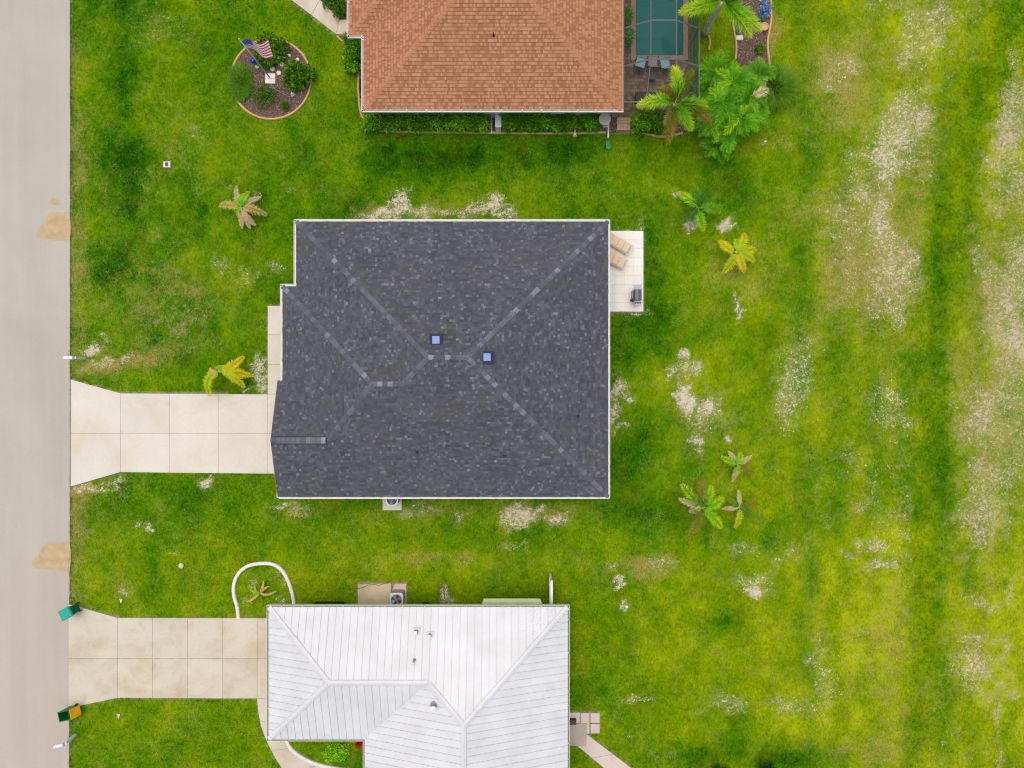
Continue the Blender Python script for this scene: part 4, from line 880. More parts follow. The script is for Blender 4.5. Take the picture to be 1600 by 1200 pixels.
palm('tall leaning palm at the top edge beside the garden bed', (1128, 2), [(1062, 20, 'l', .15, .2, 1.0), (1173, 58, 'l', -.1, .1, .95), (1189, 48, 'l', -.12, .1, .95), (1180, -40, 'g', 0), (1125, -58, 'g', 0), (1078, -34, 'l', 0), (1150, 14, 'g', 0), (1098, -10, 'o', .1)], hc=3.9, leaf=.46, n=56, width=.03, brush=True, trunk_r=.16, base=(1100, 54), rise=.6, tipdrop=.7)

# clump of broad bright fronds beside the pool
def clump():
    b = G(1142, 165); e = thing('palm_clump', 'dense bright green palm clump beside the pool screen', 'palm clump', (b.x, b.y, 0))
    meshes = []
    for k, (L, m) in enumerate(((1.2, M_CLUMP), (1.0, M_CLUMP), (1.35, M_CLUMP), (.9, M_CLUMP), (1.0, M_FROND_DEAD), (1.1, M_FROND_LIME))):
        g = frond_geo((0, 0, 0), (L * .5, 0, .45), (L, 0, -.1 - .1 * k % 3), .48, 21, .044, False, .12 + .04 * k, .62, start=.15, droop=.3, sweep=.95)
        meshes.append(np_mesh('frond', g[0], g[1], m, False, None, g[2]))
    crowns = [(1118, 112, 1.9), (1147, 128, 2.3), (1172, 150, 2.2), (1130, 160, 2.6), (1112, 190, 1.8), (1158, 184, 2.2), (1136, 205, 1.6), (1180, 182, 1.5), (1105, 140, 1.6), (1122, 226, 1.0), (1185, 118, 1.4)]
    for ci, (x, y, z) in enumerate(crowns):
        q = G(x, y, z); MB().tube([(q.x, q.y, -.03), (q.x + .04, q.y, z * .5), (q.x, q.y, z)], [.06, .05, .035], 6).build('trunk', M_TRUNK, e)
        n = 18; a0 = random.random() * 6
        for i in range(n):
            me = meshes[random.choice((0, 0, 1, 2, 2, 3, 5))]
            if ci in (2, 10) and i in (1, 2): me = meshes[4]
            o = link('frond', me, e); o.location = (q.x - b.x, q.y - b.y, z - .05 * (i % 3)); o.rotation_euler = (random.uniform(-.3, .3), random.uniform(-.55, .35), a0 + i * 2.4); s = random.uniform(.75, 1.1) * (.8 if ci > 6 else 1); o.scale = (s, s, s)
clump()

M_HEDGE = leafmat('hedge_leaf', lift=2.9, stops= [(0, K(26, 60, 2)), (.4, K(58, 100, 6)), (.7, K(100, 142, 24)), (1, K(170, 190, 80))], rnd=.1)
M_SHRUB = leafmat('shrub_leaf', [(0, K(34, 72, 2)), (.4, K(70, 116, 6)), (.75, K(114, 156, 20)), (1, K(170, 190, 56))], rnd=.2)
M_DARKSHRUB = leafmat('dark_shrub_leaf', [(0, K(10, 48, 16)), (.5, K(22, 86, 34)), (1, K(60, 130, 60))], rnd=.2)
M_FINEGRASS = leafmat('clump_grass', [(0, K(44, 86, 4)), (.5, K(78, 124, 12)), (1, K(122, 160, 36))], rnd=.2)
M_RED = leafmat('red_petal', [(0, K(150, 12, 10)), (1, K(220, 40, 24))], rnd=.1)
def lumps_leaves(lumps, n, L, w, up=.35):
    """leaves over a set of (x,y,z,r) lumps"""
    A = np.array(lumps, float); p = A[:, 3] ** 2; idx = rng.choice(len(A), n, p=p / p.sum()); d = norm(rng.normal(0, 1, (n, 3)) + [0, 0, up]); r = A[idx, 3] * rng.uniform(.6, 1.05, n)
    C = A[idx, :3] + d * r[:, None] * [1, 1, .85]; C[:, 2] = np.maximum(C[:, 2], .03)
    D = norm(d * .6 + rng.normal(0, .6, (n, 3)) + [0, 0, .05]); S = norm(np.cross(D, d + rng.normal(0, .3, (n, 3))))
    val = np.clip(.25 + .35 * rng.random(n) + .25 * (rng.random(len(A))[idx] - .4), 0, 1)
    return leaf_arrays(C, D, S, L * rng.uniform(.7, 1.3, n), w * rng.uniform(.8, 1.2, n)), val
def shrub(name, label, cat, px, py, r, h, n, L=.16, w=.08, mat=None, nl=9, ry=None, group=None, rz=0):
    b = G(px, py); e = thing(name, label, cat, (b.x, b.y, 0), group=group); ry = ry or r; lumps = []
    for i in range(nl):
        a = i * 2.4; q = math.sqrt((i + .5) / nl) * .72; x, y = q * r * math.cos(a), q * ry * math.sin(a)
        x, y = x * math.cos(rz) - y * math.sin(rz), x * math.sin(rz) + y * math.cos(rz)
        lumps.append((b.x + x, b.y + y, h * (.62 - .25 * q) * random.uniform(.85, 1.15), min(r, ry) * random.uniform(.36, .5)))
    V, val = lumps_leaves(lumps, n, L, w); np_mesh('crown', V, val, mat or M_SHRUB, e, (b.x, b.y, 0))
    st = MB()
    for l in lumps[:6]: st.tube([(b.x, b.y, -.02), ((b.x + l[0]) / 2, (b.y + l[1]) / 2, l[2] * .5), l[:3]], [.03, .022, .012], 5)
    st.build('stem', M_STEM, e, kind='stuff'); return e
def hedge(label, x0, x1, y0, y1, h, dens=1500, mat=None):
    a, c = G(x0, y0), G(x1, y1); b = (a + c) / 2; e = thing('hedge', label, 'hedge', (b.x, b.y, 0)); lumps = []; Lx, Ly = abs(c.x - a.x), abs(c.y - a.y); long_x = Lx > Ly
    n = max(3, int(max(Lx, Ly) / .36)); wd = min(Lx, Ly)
    for i in range(n):
        t = (i + .5) / n; hh = h * (1 + .18 * math.sin(i * 1.3) + random.uniform(-.12, .12))
        for k, z, r in ((-.26, .72, .28), (.2, .74, .3), (-.3, .35, .26), (.0, .8, .25)):
            j = random.uniform(-.14, .14); k = k + random.uniform(-.06, .06)
            x, y = (min(a.x, c.x) + t * Lx + j, b.y + k * wd) if long_x else (b.x + k * wd, min(a.y, c.y) + t * Ly + j)
            lumps.append((x, y, hh * z, wd * r * random.uniform(.85, 1.15)))
    V, val = lumps_leaves(lumps, int(dens * Lx * Ly), .19, .085, .8); np_mesh('crown', V, val, mat or M_HEDGE, e, (b.x, b.y, 0))
    st = MB()
    for l in lumps[::4]: st.tube([(l[0], l[1], -.02), l[:3]], [.03, .015], 5)
    st.build('stem', M_STEM, e, kind='stuff'); return e
def grass_clump(label, px, py, r, h, n, mat=None, ry=None, w=.022, name='grass_clump', cat='grass clump'):
    b = G(px, py); e = thing(name, label, cat, (b.x, b.y, 0)); ry = ry or r; q = np.sqrt(rng.random(n)) * .55; a = rng.uniform(0, 6.283, n); C = np.stack([b.x + q * r * np.cos(a), b.y + q * ry * np.sin(a), np.zeros(n)], 1)
    out = np.stack([np.cos(a) * q * 1.4, np.sin(a) * q * 1.4, np.zeros(n)], 1) + rng.normal(0, .25, (n, 3)); Dn = norm(out * [1, 1, 0] + [0, 0, .75]); M1 = C + Dn * h * .6; D2 = norm(out * [1, 1, 0] + [0, 0, .12]); S = norm(np.cross(Dn, [.1, .2, 1])) * w; tip = M1 + D2 * (h * .55 * rng.uniform(.35, 1.35, n))[:, None]
    V = np.concatenate([np.stack([C - S, C + S, M1 + S * .8, M1 - S * .8], 1), np.stack([M1 - S * .8, M1 + S * .8, tip + S * .1, tip - S * .1], 1)]); val = np.concatenate([rng.random(n) * .5, .3 + rng.random(n) * .6])
    np_mesh('leaves', V, val, mat or M_FINEGRASS, e, (b.x, b.y, 0)); return e

# ---------------------------------------------------------------- beds, edging, mulch
def mulch_mat():
    m, nt, b = new_mat('mulch'); p = wpos(nt); f = noise(nt, 9, 5, .8, p)
    nt.links.new(ramp(nt, f, [(.3, K(58, 40, 34)), (.5, K(104, 80, 70)), (.68, K(140, 112, 100)), (.85, K(176, 150, 134))]), b.inputs['Base Color']); b.inputs['Roughness'].default_value = .95
    bump(nt, b, f, .9, .05); return m
M_MULCH = mulch_mat()
M_CHIP = leafmat('mulch_chip', [(0, K(58, 40, 34)), (.6, K(120, 92, 80)), (1, K(186, 160, 142))], rnd=0, transl=0)
def bed(name, poly, label):
    P = PL(poly); o = MB().prism(P, -.05, .02).build(name, M_MULCH); tag(o, label, 'mulch bed', kind='structure')
    A = np.array(P); lo, hi = A.min(0), A.max(0); n = int(area(P) * 110); C = np.stack([rng.uniform(lo[0], hi[0], n * 2), rng.uniform(lo[1], hi[1], n * 2)], 1); C = C[inpoly(C[:, 0], C[:, 1], P)][:n]; n = len(C)
    a = rng.uniform(0, 6.283, n); D = norm(np.stack([np.cos(a), np.sin(a), rng.normal(0, .25, n)], 1)); V = leaf_arrays(np.column_stack([C, np.full(n, .03)]), D, norm(np.cross(D, [0, 0, 1]) + rng.normal(0, .2, (n, 3))), rng.uniform(.05, .14, n), rng.uniform(.02, .04, n)); V[..., 2] = np.maximum(V[..., 2], .022)
    c = np_mesh('mulch_chips', V, rng.random(n), M_CHIP, o); c['kind'] = 'stuff'
bed('mulch_bed', CIRC, 'round bed of brown mulch around the flagpole')
bed('mulch_bed', HEDGE_BED, 'strip of brown mulch under the hedges along the brown roof house')
bed('mulch_bed', BED_TR, 'brown mulch bed between tan curbs beside the leaning palm')
bed('mulch_bed', [(520, -30), (548, -30), (548, 30), (531, 30), (496, -8)], 'small mulch bed between the path and the brown roof house')
CURB = [(-.07, -.06), (.07, -.06), (.065, .06), (.035, .1), (-.035, .1), (-.065, .06)]
def curb(name, label, pts, mat, closed=False, prof=CURB, n=6):
    P = smooth_path(PL(pts), n, closed); c = np.mean(P, axis=0); mb = MB().sweep(P, prof, closed=closed); o = mb.build(name, mat, None, smooth=False); tag(o, label, 'garden edging'); return o
curb('bed_edging', 'tan concrete ring edging the round flagpole bed', CIRC[::2], M_CURB_TAN, True)
curb('bed_edging', 'long tan concrete edging curving along the hedges of the brown roof house', [(527, 57), (541, 71), (553, 90), (560, 112), (560, 140), (563, 172), (569, 188), (579, 198), (598, 204.5), (660, 206.5), (760, 207.5), (860, 208.5), (946, 207)], M_CURB_TAN)
curb('bed_edging', 'short tan edging below the hedge at the foxtail palm', [(987, 206), (1000, 206.5), (1015, 210), (1032, 213.5), (1050, 212), (1066, 208)], M_CURB_TAN)
curb('bed_edging', 'tan edging on the pool side of the mulch bed by the leaning palm', [(1143, -30), (1143.5, 9), (1145, 37), (1150, 69), (1149, 93)], M_CURB_TAN)
curb('bed_edging', 'tan edging on the outer side of the mulch bed by the leaning palm', [(1203, -30), (1204, 0), (1204.5, 32), (1199.5, 62), (1200, 84), (1204, 112)], M_CURB_TAN)
curb('bed_edging', 'short tan edging at the foot of the leaning palm', [(1107, 56), (1109, 66), (1107, 79)], M_CURB_TAN)
WP = [(-.11, -.06), (.11, -.06), (.1, .08), (.06, .12), (-.06, .12), (-.1, .08)]
curb('bed_edging', 'white arched edging around the small plant beside the stained driveway', ARCH, M_CURB_WHITE, prof=WP)
curb('bed_edging', 'white curved edging between the curved walk and the little front bed', CURVE_IN, M_CURB_WHITE, prof=WP)

# ---------------------------------------------------------------- planting
hedge('long glossy hedge below the left half of the brown roof', 574, 762, 181, 207, .95)
hedge('leafy hedge between the white utility box and the downspout', 786, 894, 181, 207, .9)
hedge('short hedge between the downspout and the round disc', 902, 936, 182, 206, .8)
hedge('clipped dark hedge under the foxtail palm', 988, 1042, 182, 209, .9, dens=1700)
hedge('dark hedge at the recessed west wall of the brown roof house', 543, 566, 62, 116, .85)
shrub('shrub', 'small bushy shrub between the path and the brown roof corner', 'shrub', 533, 18, .55, .6, 520)
shrub('shrub', 'low green shrub beside the path at the top edge', 'shrub', 517, 2, .55, .5, 460)
shrub('shrub', 'bushy green shrub below the flag in the round bed', 'shrub', 424, 84, 1.0, .85, 1800, .22, .09)
shrub('shrub', 'broad leafed croton shrub beside the white stones in the round bed', 'shrub', 467, 123, .85, .75, 1200, .27, .12)
grass_clump('long mound of green grass along the west rim of the round bed', 377, 130, .75, .42, 3200, ry=1.5)
shrub('shrub', 'yellow green feathery shrub low in the round bed', 'shrub', 415, 154, .75, .5, 520, .24, .05, M_SHRUB)
shrub('shrub', 'tiny green plant at the lower rim of the round bed', 'shrub', 446, 167, .28, .35, 200, .14, .05)
shrub('shrub', 'small blue green plant on the west rim of the round bed', 'shrub', 365, 118, .22, .25, 160, .12, .05, leafmat('bluegreen_leaf', [(0, K(20, 80, 84)), (1, K(70, 130, 130))]))
grass_clump('fine dark grass fountain at the outer end of the palm clump', 1208, 140, 1.05, 1.0, 1500, w=.018)
shrub('shrub', 'small dark plant on the mulch below the leaning palm', 'shrub', 1186, 78, .3, .35, 260, .14, .06)
shrub('flower_cluster', 'blue and white flowers along the outer curb of the mulch bed', 'flowers', 1193, 18, .45, .4, 420, .1, .07, leafmat('blue_petal', [(0, K(40, 96, 20)), (.38, K(60, 140, 30)), (.45, K(90, 140, 220)), (.7, K(150, 190, 240)), (1, K(240, 244, 250))], rnd=0), ry=.9)
shrub('shrub', 'round lime green bush in the little front bed', 'shrub', 524, 1172, .95, .45, 1300, .13, .07, leafmat('lime_leaf', [(0, K(84, 140, 4)), (.5, K(124, 180, 10)), (1, K(170, 210, 30))], rnd=.1, lift=1.9), ry=.6)
shrub('flower_cluster', 'red flowering plant in the inner corner of the white metal roof', 'flowers', 562, 1158, .24, .5, 180, .14, .09, M_RED)
shrub('shrub', 'dark green bush at the bottom edge under the back lawn', 'shrub', 1121, 1202, .5, .8, 420, .2, .09, M_DARKSHRUB)
shrub('shrub', 'wider dark green bush at the bottom edge beside the sandy lawn', 'shrub', 1192, 1204, .65, .9, 560, .2, .09, M_DARKSHRUB)
# small spiky plant with twisted pale leaves inside the white arch
palm('small spiky plant with twisted pale leaves inside the white arch', (406, 926), [(391, 921, 'l', 0), (398, 915, 't', .3), (412, 908, 't', -.2), (421, 916, 't', .2), (432, 923, 't', -.3), (414, 930, 't', .3), (387, 940, 't', .1), (397, 932, 'g', 0), (408, 938, 'g', 0), (404, 913, 'g', 0), (395, 926, 'l', .1)], hc=.45, leaf=.09, wide=1, n=24, width=.06, trunk_r=.07, rise=.2, tipdrop=.3)
# ---------------------------------------------------------------- pool, deck and screen enclosure
def pool_area():
    x0, x1, y0, y1 = 6.0, 10.62, 15.98, 29.0; px0, px1, py0, py1 = 7.42, 10.28, 19.72, 28.0
    d = thing('pool_deck', 'tan paver deck around the pool inside the screen', 'deck', ((x0 + x1) / 2, y0, 0)); d['kind'] = 'structure'
    base = MB()
    for P in ([(x0, y0), (x1, y0), (x1, py0 - .3), (x0, py0 - .3)], [(x0, py0 - .3), (px0 - .28, py0 - .3), (px0 - .28, y1), (x0, y1)], [(px1 + .28, py0 - .3), (x1, py0 - .3), (x1, y1), (px1 + .28, y1)], [(px0 - .28, py1 + .28), (px1 + .28, py1 + .28), (px1 + .28, y1), (px0 - .28, y1)]): base.prism(P, -.3, .02)
    base.build('bedding', plain('paver_joint', K(112, 92, 74), .95), d)
    pm = leafmat('paver', [(0, K(116, 96, 76)), (.5, K(142, 120, 94)), (1, K(168, 146, 116))], rough=.9, rnd=0, transl=0, lift=1)
    pv = MB(); s = .215; j = 0; y = y0 + .01
    while y < y1 - .1:
        x = x0 + (s / 2 if j % 2 else 0)
        while x < x1 - s:
            cx, cy = x + s / 2, y + s / 2
            if not (px0 - .3 < cx < px1 + .3 and py0 - .32 < cy < py1 + .3): pv.box((cx, cy, .03), (s - .012, s - .012, .05 + random.uniform(-.003, .003)), val=random.random())
            x += s
        y += s; j += 1
    pv.build('pavers', pm, d, kind='stuff')
    # the pool
    p = thing('swimming_pool', 'teal water swimming pool under the screen roof', 'swimming pool', ((px0 + px1) / 2, (py0 + py1) / 2, 0))
    b = MB(); t = .2; zb = -1.5
    b.box(((px0 + px1) / 2, (py0 + py1) / 2, zb - .1), (px1 - px0 + 2 * t, py1 - py0 + 2 * t, .2))
    for c, dd in (((px0 - t / 2, (py0 + py1) / 2), (t, py1 - py0)), ((px1 + t / 2, (py0 + py1) / 2), (t, py1 - py0)), (((px0 + px1) / 2, py0 - t / 2), (px1 - px0 + 2 * t, t)), (((px0 + px1) / 2, py1 + t / 2), (px1 - px0 + 2 * t, t))): b.box((c[0], c[1], zb / 2 - .005), (dd[0], dd[1], -zb - .01))
    b.build('basin', plain('pool_plaster', K(150, 205, 205), .7, .06, 1), p)
    cp = MB(); w = .28
    for c, dd in (((px0 - w / 2, (py0 + py1) / 2), (w, py1 - py0)), ((px1 + w / 2, (py0 + py1) / 2), (w, py1 - py0)), (((px0 + px1) / 2, py0 - w / 2), (px1 - px0 + 2 * w, w)), (((px0 + px1) / 2, py1 + w / 2), (px1 - px0 + 2 * w, w))): cp.box((c[0], c[1], .03), (dd[0], dd[1], .09))
    cp.build('coping', plain('coping', K(176, 146, 118), .8, .12, 6), p)
    m, nt, bs = new_mat('pool_water'); out = nt.nodes['Material Output']
    tr = nd(nt, 'ShaderNodeBsdfTransparent'); tr.inputs[0].default_value = (.06, .46, .43, 1); gl = nd(nt, 'ShaderNodeBsdfGlossy'); gl.inputs['Roughness'].default_value = .06
    fr = nd(nt, 'ShaderNodeFresnel'); fr.inputs[0].default_value = 1.33; bp = nd(nt, 'ShaderNodeBump'); bp.inputs['Strength'].default_value = .15; bp.inputs['Distance'].default_value = .03
    nt.links.new(noise(nt, 2.2, 3, .5, wpos(nt)), bp.inputs['Height']); nt.links.new(bp.outputs[0], gl.inputs['Normal'])
    bs.inputs['Base Color'].default_value = K(18, 150, 138); bs.inputs['Roughness'].default_value = .6; bs.inputs['Specular IOR Level'].default_value = 0
    m0 = nd(nt, 'ShaderNodeMixShader'); m0.inputs[0].default_value = .5; nt.links.new(tr.outputs[0], m0.inputs[1]); nt.links.new(bs.outputs[0], m0.inputs[2])
    mx = nd(nt, 'ShaderNodeMixShader'); nt.links.new(math_(nt, 'MULTIPLY', fr.outputs[0], .55), mx.inputs[0]); nt.links.new(m0.outputs[0], mx.inputs[1]); nt.links.new(gl.outputs[0], mx.inputs[2]); nt.links.new(mx.outputs[0], out.inputs[0])
    wv = MB(); wv.add([(px0, py0, -.1), (px1, py0, -.1), (px1, py1, -.1), (px0, py1, -.1)], [(0, 1, 2, 3)]); wv.build('water', m, p)
    # screen enclosure: mansard frame
    zl, zh = 2.45, 3.35; xa, xb = 7.7, 9.12; L, Rr = 6.33, 10.6; ys = [18.0, 20.15, 22.4, 24.6, 26.8]; yS = 15.98
    e = thing('screen_enclosure', 'dark mesh pool screen on slim grey beams beside the brown roof', 'screen enclosure', (8.4, 16, 0))
    sm, nt, bs = new_mat('insect_screen'); bs.inputs['Base Color'].default_value = (.02, .022, .024, 1); bs.inputs['Roughness'].default_value = .8
    t_ = nd(nt, 'ShaderNodeBsdfTransparent'); mx = nd(nt, 'ShaderNodeMixShader'); mx.inputs[0].default_value = .27; nt.links.new(t_.outputs[0], mx.inputs[1]); nt.links.new(bs.outputs[0], mx.inputs[2]); nt.links.new(mx.outputs[0], nt.nodes['Material Output'].inputs[0])
    def beam(pts, r=.045, name='beam'): MB().tube(pts, r, 4).build(name, M_BRONZE, e)
    for y in ys:
        beam([(L, y, zl), (xa, y, zh), (xb, y, zh), (Rr, y, zl)]); beam([(Rr, y, .06), (Rr, y, zl)], .035, 'post')
    beam([(L, yS, zl), (Rr, yS, zl)]); beam([(L, yS, zl), (L, 28, zl)]); beam([(Rr, yS, zl), (Rr, 28, zl)]); beam([(xa, ys[0], zh), (xa, 27, zh)], .03); beam([(xb, ys[0], zh), (xb, 27, zh)], .03); beam([(xa, ys[0], zh), (xa - .1, yS, zl)], .025); beam([(xb, ys[0], zh), (xb + .1, yS, zl)], .025)
    for x in (L, 7.6, 8.5, 9.4, Rr): beam([(x, yS, .06), (x, yS, zl)], .03, 'post')
    beam([(L, yS, .9), (Rr, yS, .9)], .025); beam([(Rr, yS, .9), (Rr, 27, .9)], .025)
    def scr(*P): q = MB(); q.add(P, [tuple(range(len(P)))]); q.build('screen', sm, e)
    for a, b_ in zip([yS] + ys[:-1], ys):
        if a == yS: scr((L, a, zl), (Rr, a, zl), (xb, b_, zh), (xa, b_, zh)); scr((L, a, zl), (xa, b_, zh), (L, b_, zl)); scr((Rr, a, zl), (Rr, b_, zl), (xb, b_, zh))
        else: scr((L, a, zl), (xa, a, zh), (xa, b_, zh), (L, b_, zl)); scr((xa, a, zh), (xb, a, zh), (xb, b_, zh), (xa, b_, zh)); scr((xb, a, zh), (Rr, a, zl), (Rr, b_, zl), (xb, b_, zh))
        scr((Rr, a, .06), (Rr, b_, .06), (Rr, b_, zl), (Rr, a, zl))
    scr((L, yS, .06), (Rr, yS, .06), (Rr, yS, zl), (L, yS, zl))
    # things standing on the deck
    Z0 = .056; blue = plain('sling_blue', K(150, 190, 205), .8, .08, 6); sl2 = plain('sling_mauve', K(170, 150, 150), .8, .1, 6)
    def sling(px, py, rz, label, mat):
        c = G(px, py, .5); o = thing('pool_chair', label, 'chair', (c.x, c.y, Z0), rz)
        MB().box((0, -.05, .4), (.56, .5, .03)).build('seat', mat, o, world=False)
        bb = MB(); bb.add([(-.28, .2, .42), (.28, .2, .42), (.27, .46, .95), (-.27, .46, .95), (-.28, .23, .41), (.28, .23, .41), (.27, .49, .94), (-.27, .49, .94)], [(0, 1, 2, 3), (7, 6, 5, 4), (0, 4, 5, 1), (3, 2, 6, 7), (0, 3, 7, 4), (1, 5, 6, 2)]); bb.build('backrest', mat, o, world=False)
        for s in (-1, 1):
            MB().tube([(s * .31, -.3, 0), (s * .31, -.28, .6), (s * .31, .2, .62), (s * .3, .4, 0)], .018, 6).build('arm', M_DARKMETAL, o, world=False)
        MB().tube([(-.31, -.32, .42), (.31, -.32, .42)], .016, 6).build('front_rail', M_DARKMETAL, o, world=False)
    sling(1001, 98, R(165), 'blue sling chair at the pool end nearer the brown roof', blue); sling(1039, 99, R(192), 'blue sling chair nearer the foxtail palm', blue)
    sling(1020, 97, R(180), 'mauve sling chair between the two blue chairs', sl2)
    c = G(1019, 119, .45); o = thing('round_table', 'small round dark table on the pool deck', 'table', (c.x, c.y, Z0)); MB().lathe([(.22, .42), (.24, .44), (.24, .46), (.22, .47)], n=20).build('top', plain('mauve_dark', K(92, 74, 78), .6), o, world=False); MB().lathe([(.18, 0), (.16, .03), (.03, .06), (.03, .42)], n=12).build('pedestal', M_DARKMETAL, o, world=False)
    c = G(1010, 151, .5); o = thing('deck_box', 'dark low storage bench at the screen end of the deck', 'bench', (c.x, c.y, Z0)); MB().box((0, 0, .25), (1.25, .5, .44), bevel=.03).build('body', M_BLACK, o, world=False); MB().box((0, 0, .5), (1.3, .54, .05), bevel=.02).build('lid', M_BLACK, o, world=False)
    for i, (px, py, lb) in enumerate(((980, 26, 'potted plant by the wall nearer the top of the pool'), (981.5, 60, 'potted plant by the wall lower beside the pool'))):
        c = G(px, py, .5); o = thing('potted_plant', lb, 'potted plant', (c.x, c.y, Z0)); MB().lathe([(.16, 0), (.22, .32), (.24, .34), (.2, .34)], n=14).build('pot', plain('terracotta', K(150, 84, 60), .8), o, world=False)
        V, val = lumps_leaves([(0, 0, .6, .28), (.1, .25, .55, .22), (-.1, -.25, .55, .22)], 260, .2, .08); np_mesh('leaves', V, val, M_HEDGE, o)
pool_area()
sp = MB(); sx = 0
st = thing('paver_step', 'small tan paver landing outside the pool screen door', 'landing', tuple(G(975, 192))); st['kind'] = 'structure'
for i in range(4):
    for j in range(5):
        c = G(966.5 + i * 5.3, 180.5 + j * 5.2); MB().box((c.x, c.y, .0), (.19, .19, .1 + random.uniform(-.004, .004)), bevel=.006).build('paver', concrete('step_paver', K(206, 178, 140), K(190, 156, 116), .3), st)

# ---------------------------------------------------------------- flagpole and flag
def flag():
    b = G(422, 122); top = 4.75
    p = thing('flagpole', 'thin grey flagpole standing on the white square in the round bed', 'flagpole', (b.x, b.y, 0))
    MB().tube([(b.x, b.y, .05), (b.x, b.y, top)], [.045, .028], 10).build('pole', plain('pole_grey', K(206, 210, 204), .4, .05, 3), p, smooth=True)
    MB().lathe([(.01, 0), (.05, .03), (.06, .07), (.04, .11), (.01, .13)], (b.x, b.y, top), 12).build('finial', plain('brass', K(196, 200, 160), .35, metal=.4), p)
    f = thing('flag', 'red and white striped flag with a starry blue corner flying from the pole', 'flag', (b.x, b.y, top - 1.0))
    nx, nz = 26, 13; H_, L_ = .85, 1.42; m_r = plain('flag_red', K(214, 44, 66), .8, .06); m_w = plain('flag_white', K(255, 252, 252), .8, .04); m_b = plain('flag_blue', K(58, 84, 176), .8, .06)
    def pt(u, w):   # u along the fly, w up the hoist
        x = b.x + .04 + L_ * .93 * u; y = b.y + .16 * math.sin(u * 7.5) * u ** .6 + .1 * u - .62 * u * (1 - w) ; z = top - .12 - H_ * (1 - w) - .28 * u ** 1.6 + .05 * math.sin(u * 6); return (x, y, z)
    mb = MB(); V = [pt(i / nx, j / nz) for j in range(nz + 1) for i in range(nx + 1)]; F = []; MI = []
    for j in range(nz):
        for i in range(nx):
            F.append((j * (nx + 1) + i, j * (nx + 1) + i + 1, (j + 1) * (nx + 1) + i + 1, (j + 1) * (nx + 1) + i)); MI.append(2 if (i < 10 and j >= 6) else (0 if j % 2 == 0 else 1))
    mb.add(V, F); mb.m = MI; mb.build('cloth', [m_r, m_w, m_b], f)
    sf = MB()
    for r in range(9):
        for c in range(6 if r % 2 == 0 else 5):
            u = (10 / 26) * ((c + (.5 if r % 2 == 0 else 1)) / 6); w = 6 / 13 + (7 / 13) * ((r + .5) / 9); q = Vector(pt(u, w)); a = Vector(pt(u + .01, w)) - Vector(pt(u - .01, w)); n = a.normalized().cross(Vector((0, 0, 1))).normalized(); ax = a.normalized()
            for s in (-1, 1):
                cc = q + n * .004 * s; P = []
                for k in range(10): rr = .024 if k % 2 == 0 else .010; P.append(cc + ax * rr * math.sin(k * math.pi / 5) + Vector((0, 0, rr * math.cos(k * math.pi / 5))))
                sf.add(P, [tuple(range(10))])
    sf.build('stars', m_w, f, kind='stuff')
flag()
o = thing('base_slab', 'white square paver at the foot of the flagpole', 'paver', tuple(G(423, 123.5)))
for i in (-1, 1): MB().box((0, i * .155, .04), (.6, .3, .12), bevel=.012).build('slab', M_CURB_WHITE, o, world=False)
stone = plain('white_stone', K(232, 230, 214), .8, .1, 8, bmp=.3)
for px, py, r, lb in ((402, 104, .13, 'round white stepping stone beside the blue glass ball'), (426, 108, .14, 'round white stepping stone just above the square paver'), (436, 114.5, .14, 'round white stepping stone touching the croton shrub'), (440.5, 101, .14, 'round white stepping stone between the two big shrubs'),
                      (454, 99, .13, 'pale stone above the croton shrub'), (465, 94, .12, 'outermost pale stone near the rim of the round bed'), (452, 87, .1, 'small pale stone beside the shrub below the flag')):
    c = G(px, py); mb = MB(); n = 14; ph = random.random() * 6
    P = [(c.x + r * (1 + .06 * math.sin(3 * a + ph)) * math.cos(a), c.y + r * (1 + .06 * math.cos(2 * a + ph)) * math.sin(a)) for a in np.linspace(0, 6.283, n, endpoint=False)]; mb.prism(P, 0, .07, bevel=.015); tag(mb.build('stepping_stone', stone), lb, 'stone')
b = G(396.7, 96, .4); o = thing('gazing_ball', 'shiny dark blue glass ball on a stand in the round bed', 'ornament', (b.x, b.y, 0)); MB().lathe([(.1, 0), (.09, .03), (.03, .08), (.03, .3), (.08, .34)], n=12).build('stand', M_DARKMETAL, o, world=False)
mb = MB(); mb.lathe([(.17 * math.sin(a), .5 - .17 * math.cos(a)) for a in np.linspace(.06, 3.08, 10)], n=18); mb.build('ball', plain('cobalt_glass', K(20, 20, 170), .08, .05, 1, spec=.8), o, smooth=True, world=False)
a, c = G(426, 140, .3), G(454, 154, .3); o = thing('garden_hook', 'leaning green metal garden hook low in the round bed', 'garden hook', (c.x, c.y, 0)); q = [Vector((c.x, c.y, 0)), Vector((c.x - .05, c.y + .03, .5)), Vector((a.x, a.y, .75)), Vector((a.x + .12, a.y - .1, .68))]; MB().tube(q, .018, 6).build('rod', plain('hook_green', K(96, 136, 124), .5), o)
b = G(459, 149); o = thing('garden_ornament', 'small grey carved ornament behind the garden hook', 'ornament', (b.x, b.y, 0), .6); MB().box((0, 0, .06), (.3, .22, .12), bevel=.02).build('base', M_GREY, o, world=False); MB().lathe([(.1, .12), (.12, .2), (.07, .3), (.08, .36), (.02, .42)], n=10).build('figure', stone, o, world=False)
# dry twigs in the bed
b = G(418, 158); o = thing('dry_branch', 'pale dry branch lying at the bottom of the round bed', 'branch', (b.x, b.y, 0))
for dx, dy in ((-.45, .3), (.5, .25), (-.3, -.2), (.25, -.3)): MB().tube([(0, 0, .05), (dx * .5, dy * .5, .12), (dx, dy, .06)], [.02, .015, .006], 5).build('twig', plain('dry_twig', K(186, 170, 140), .9), o, world=False)

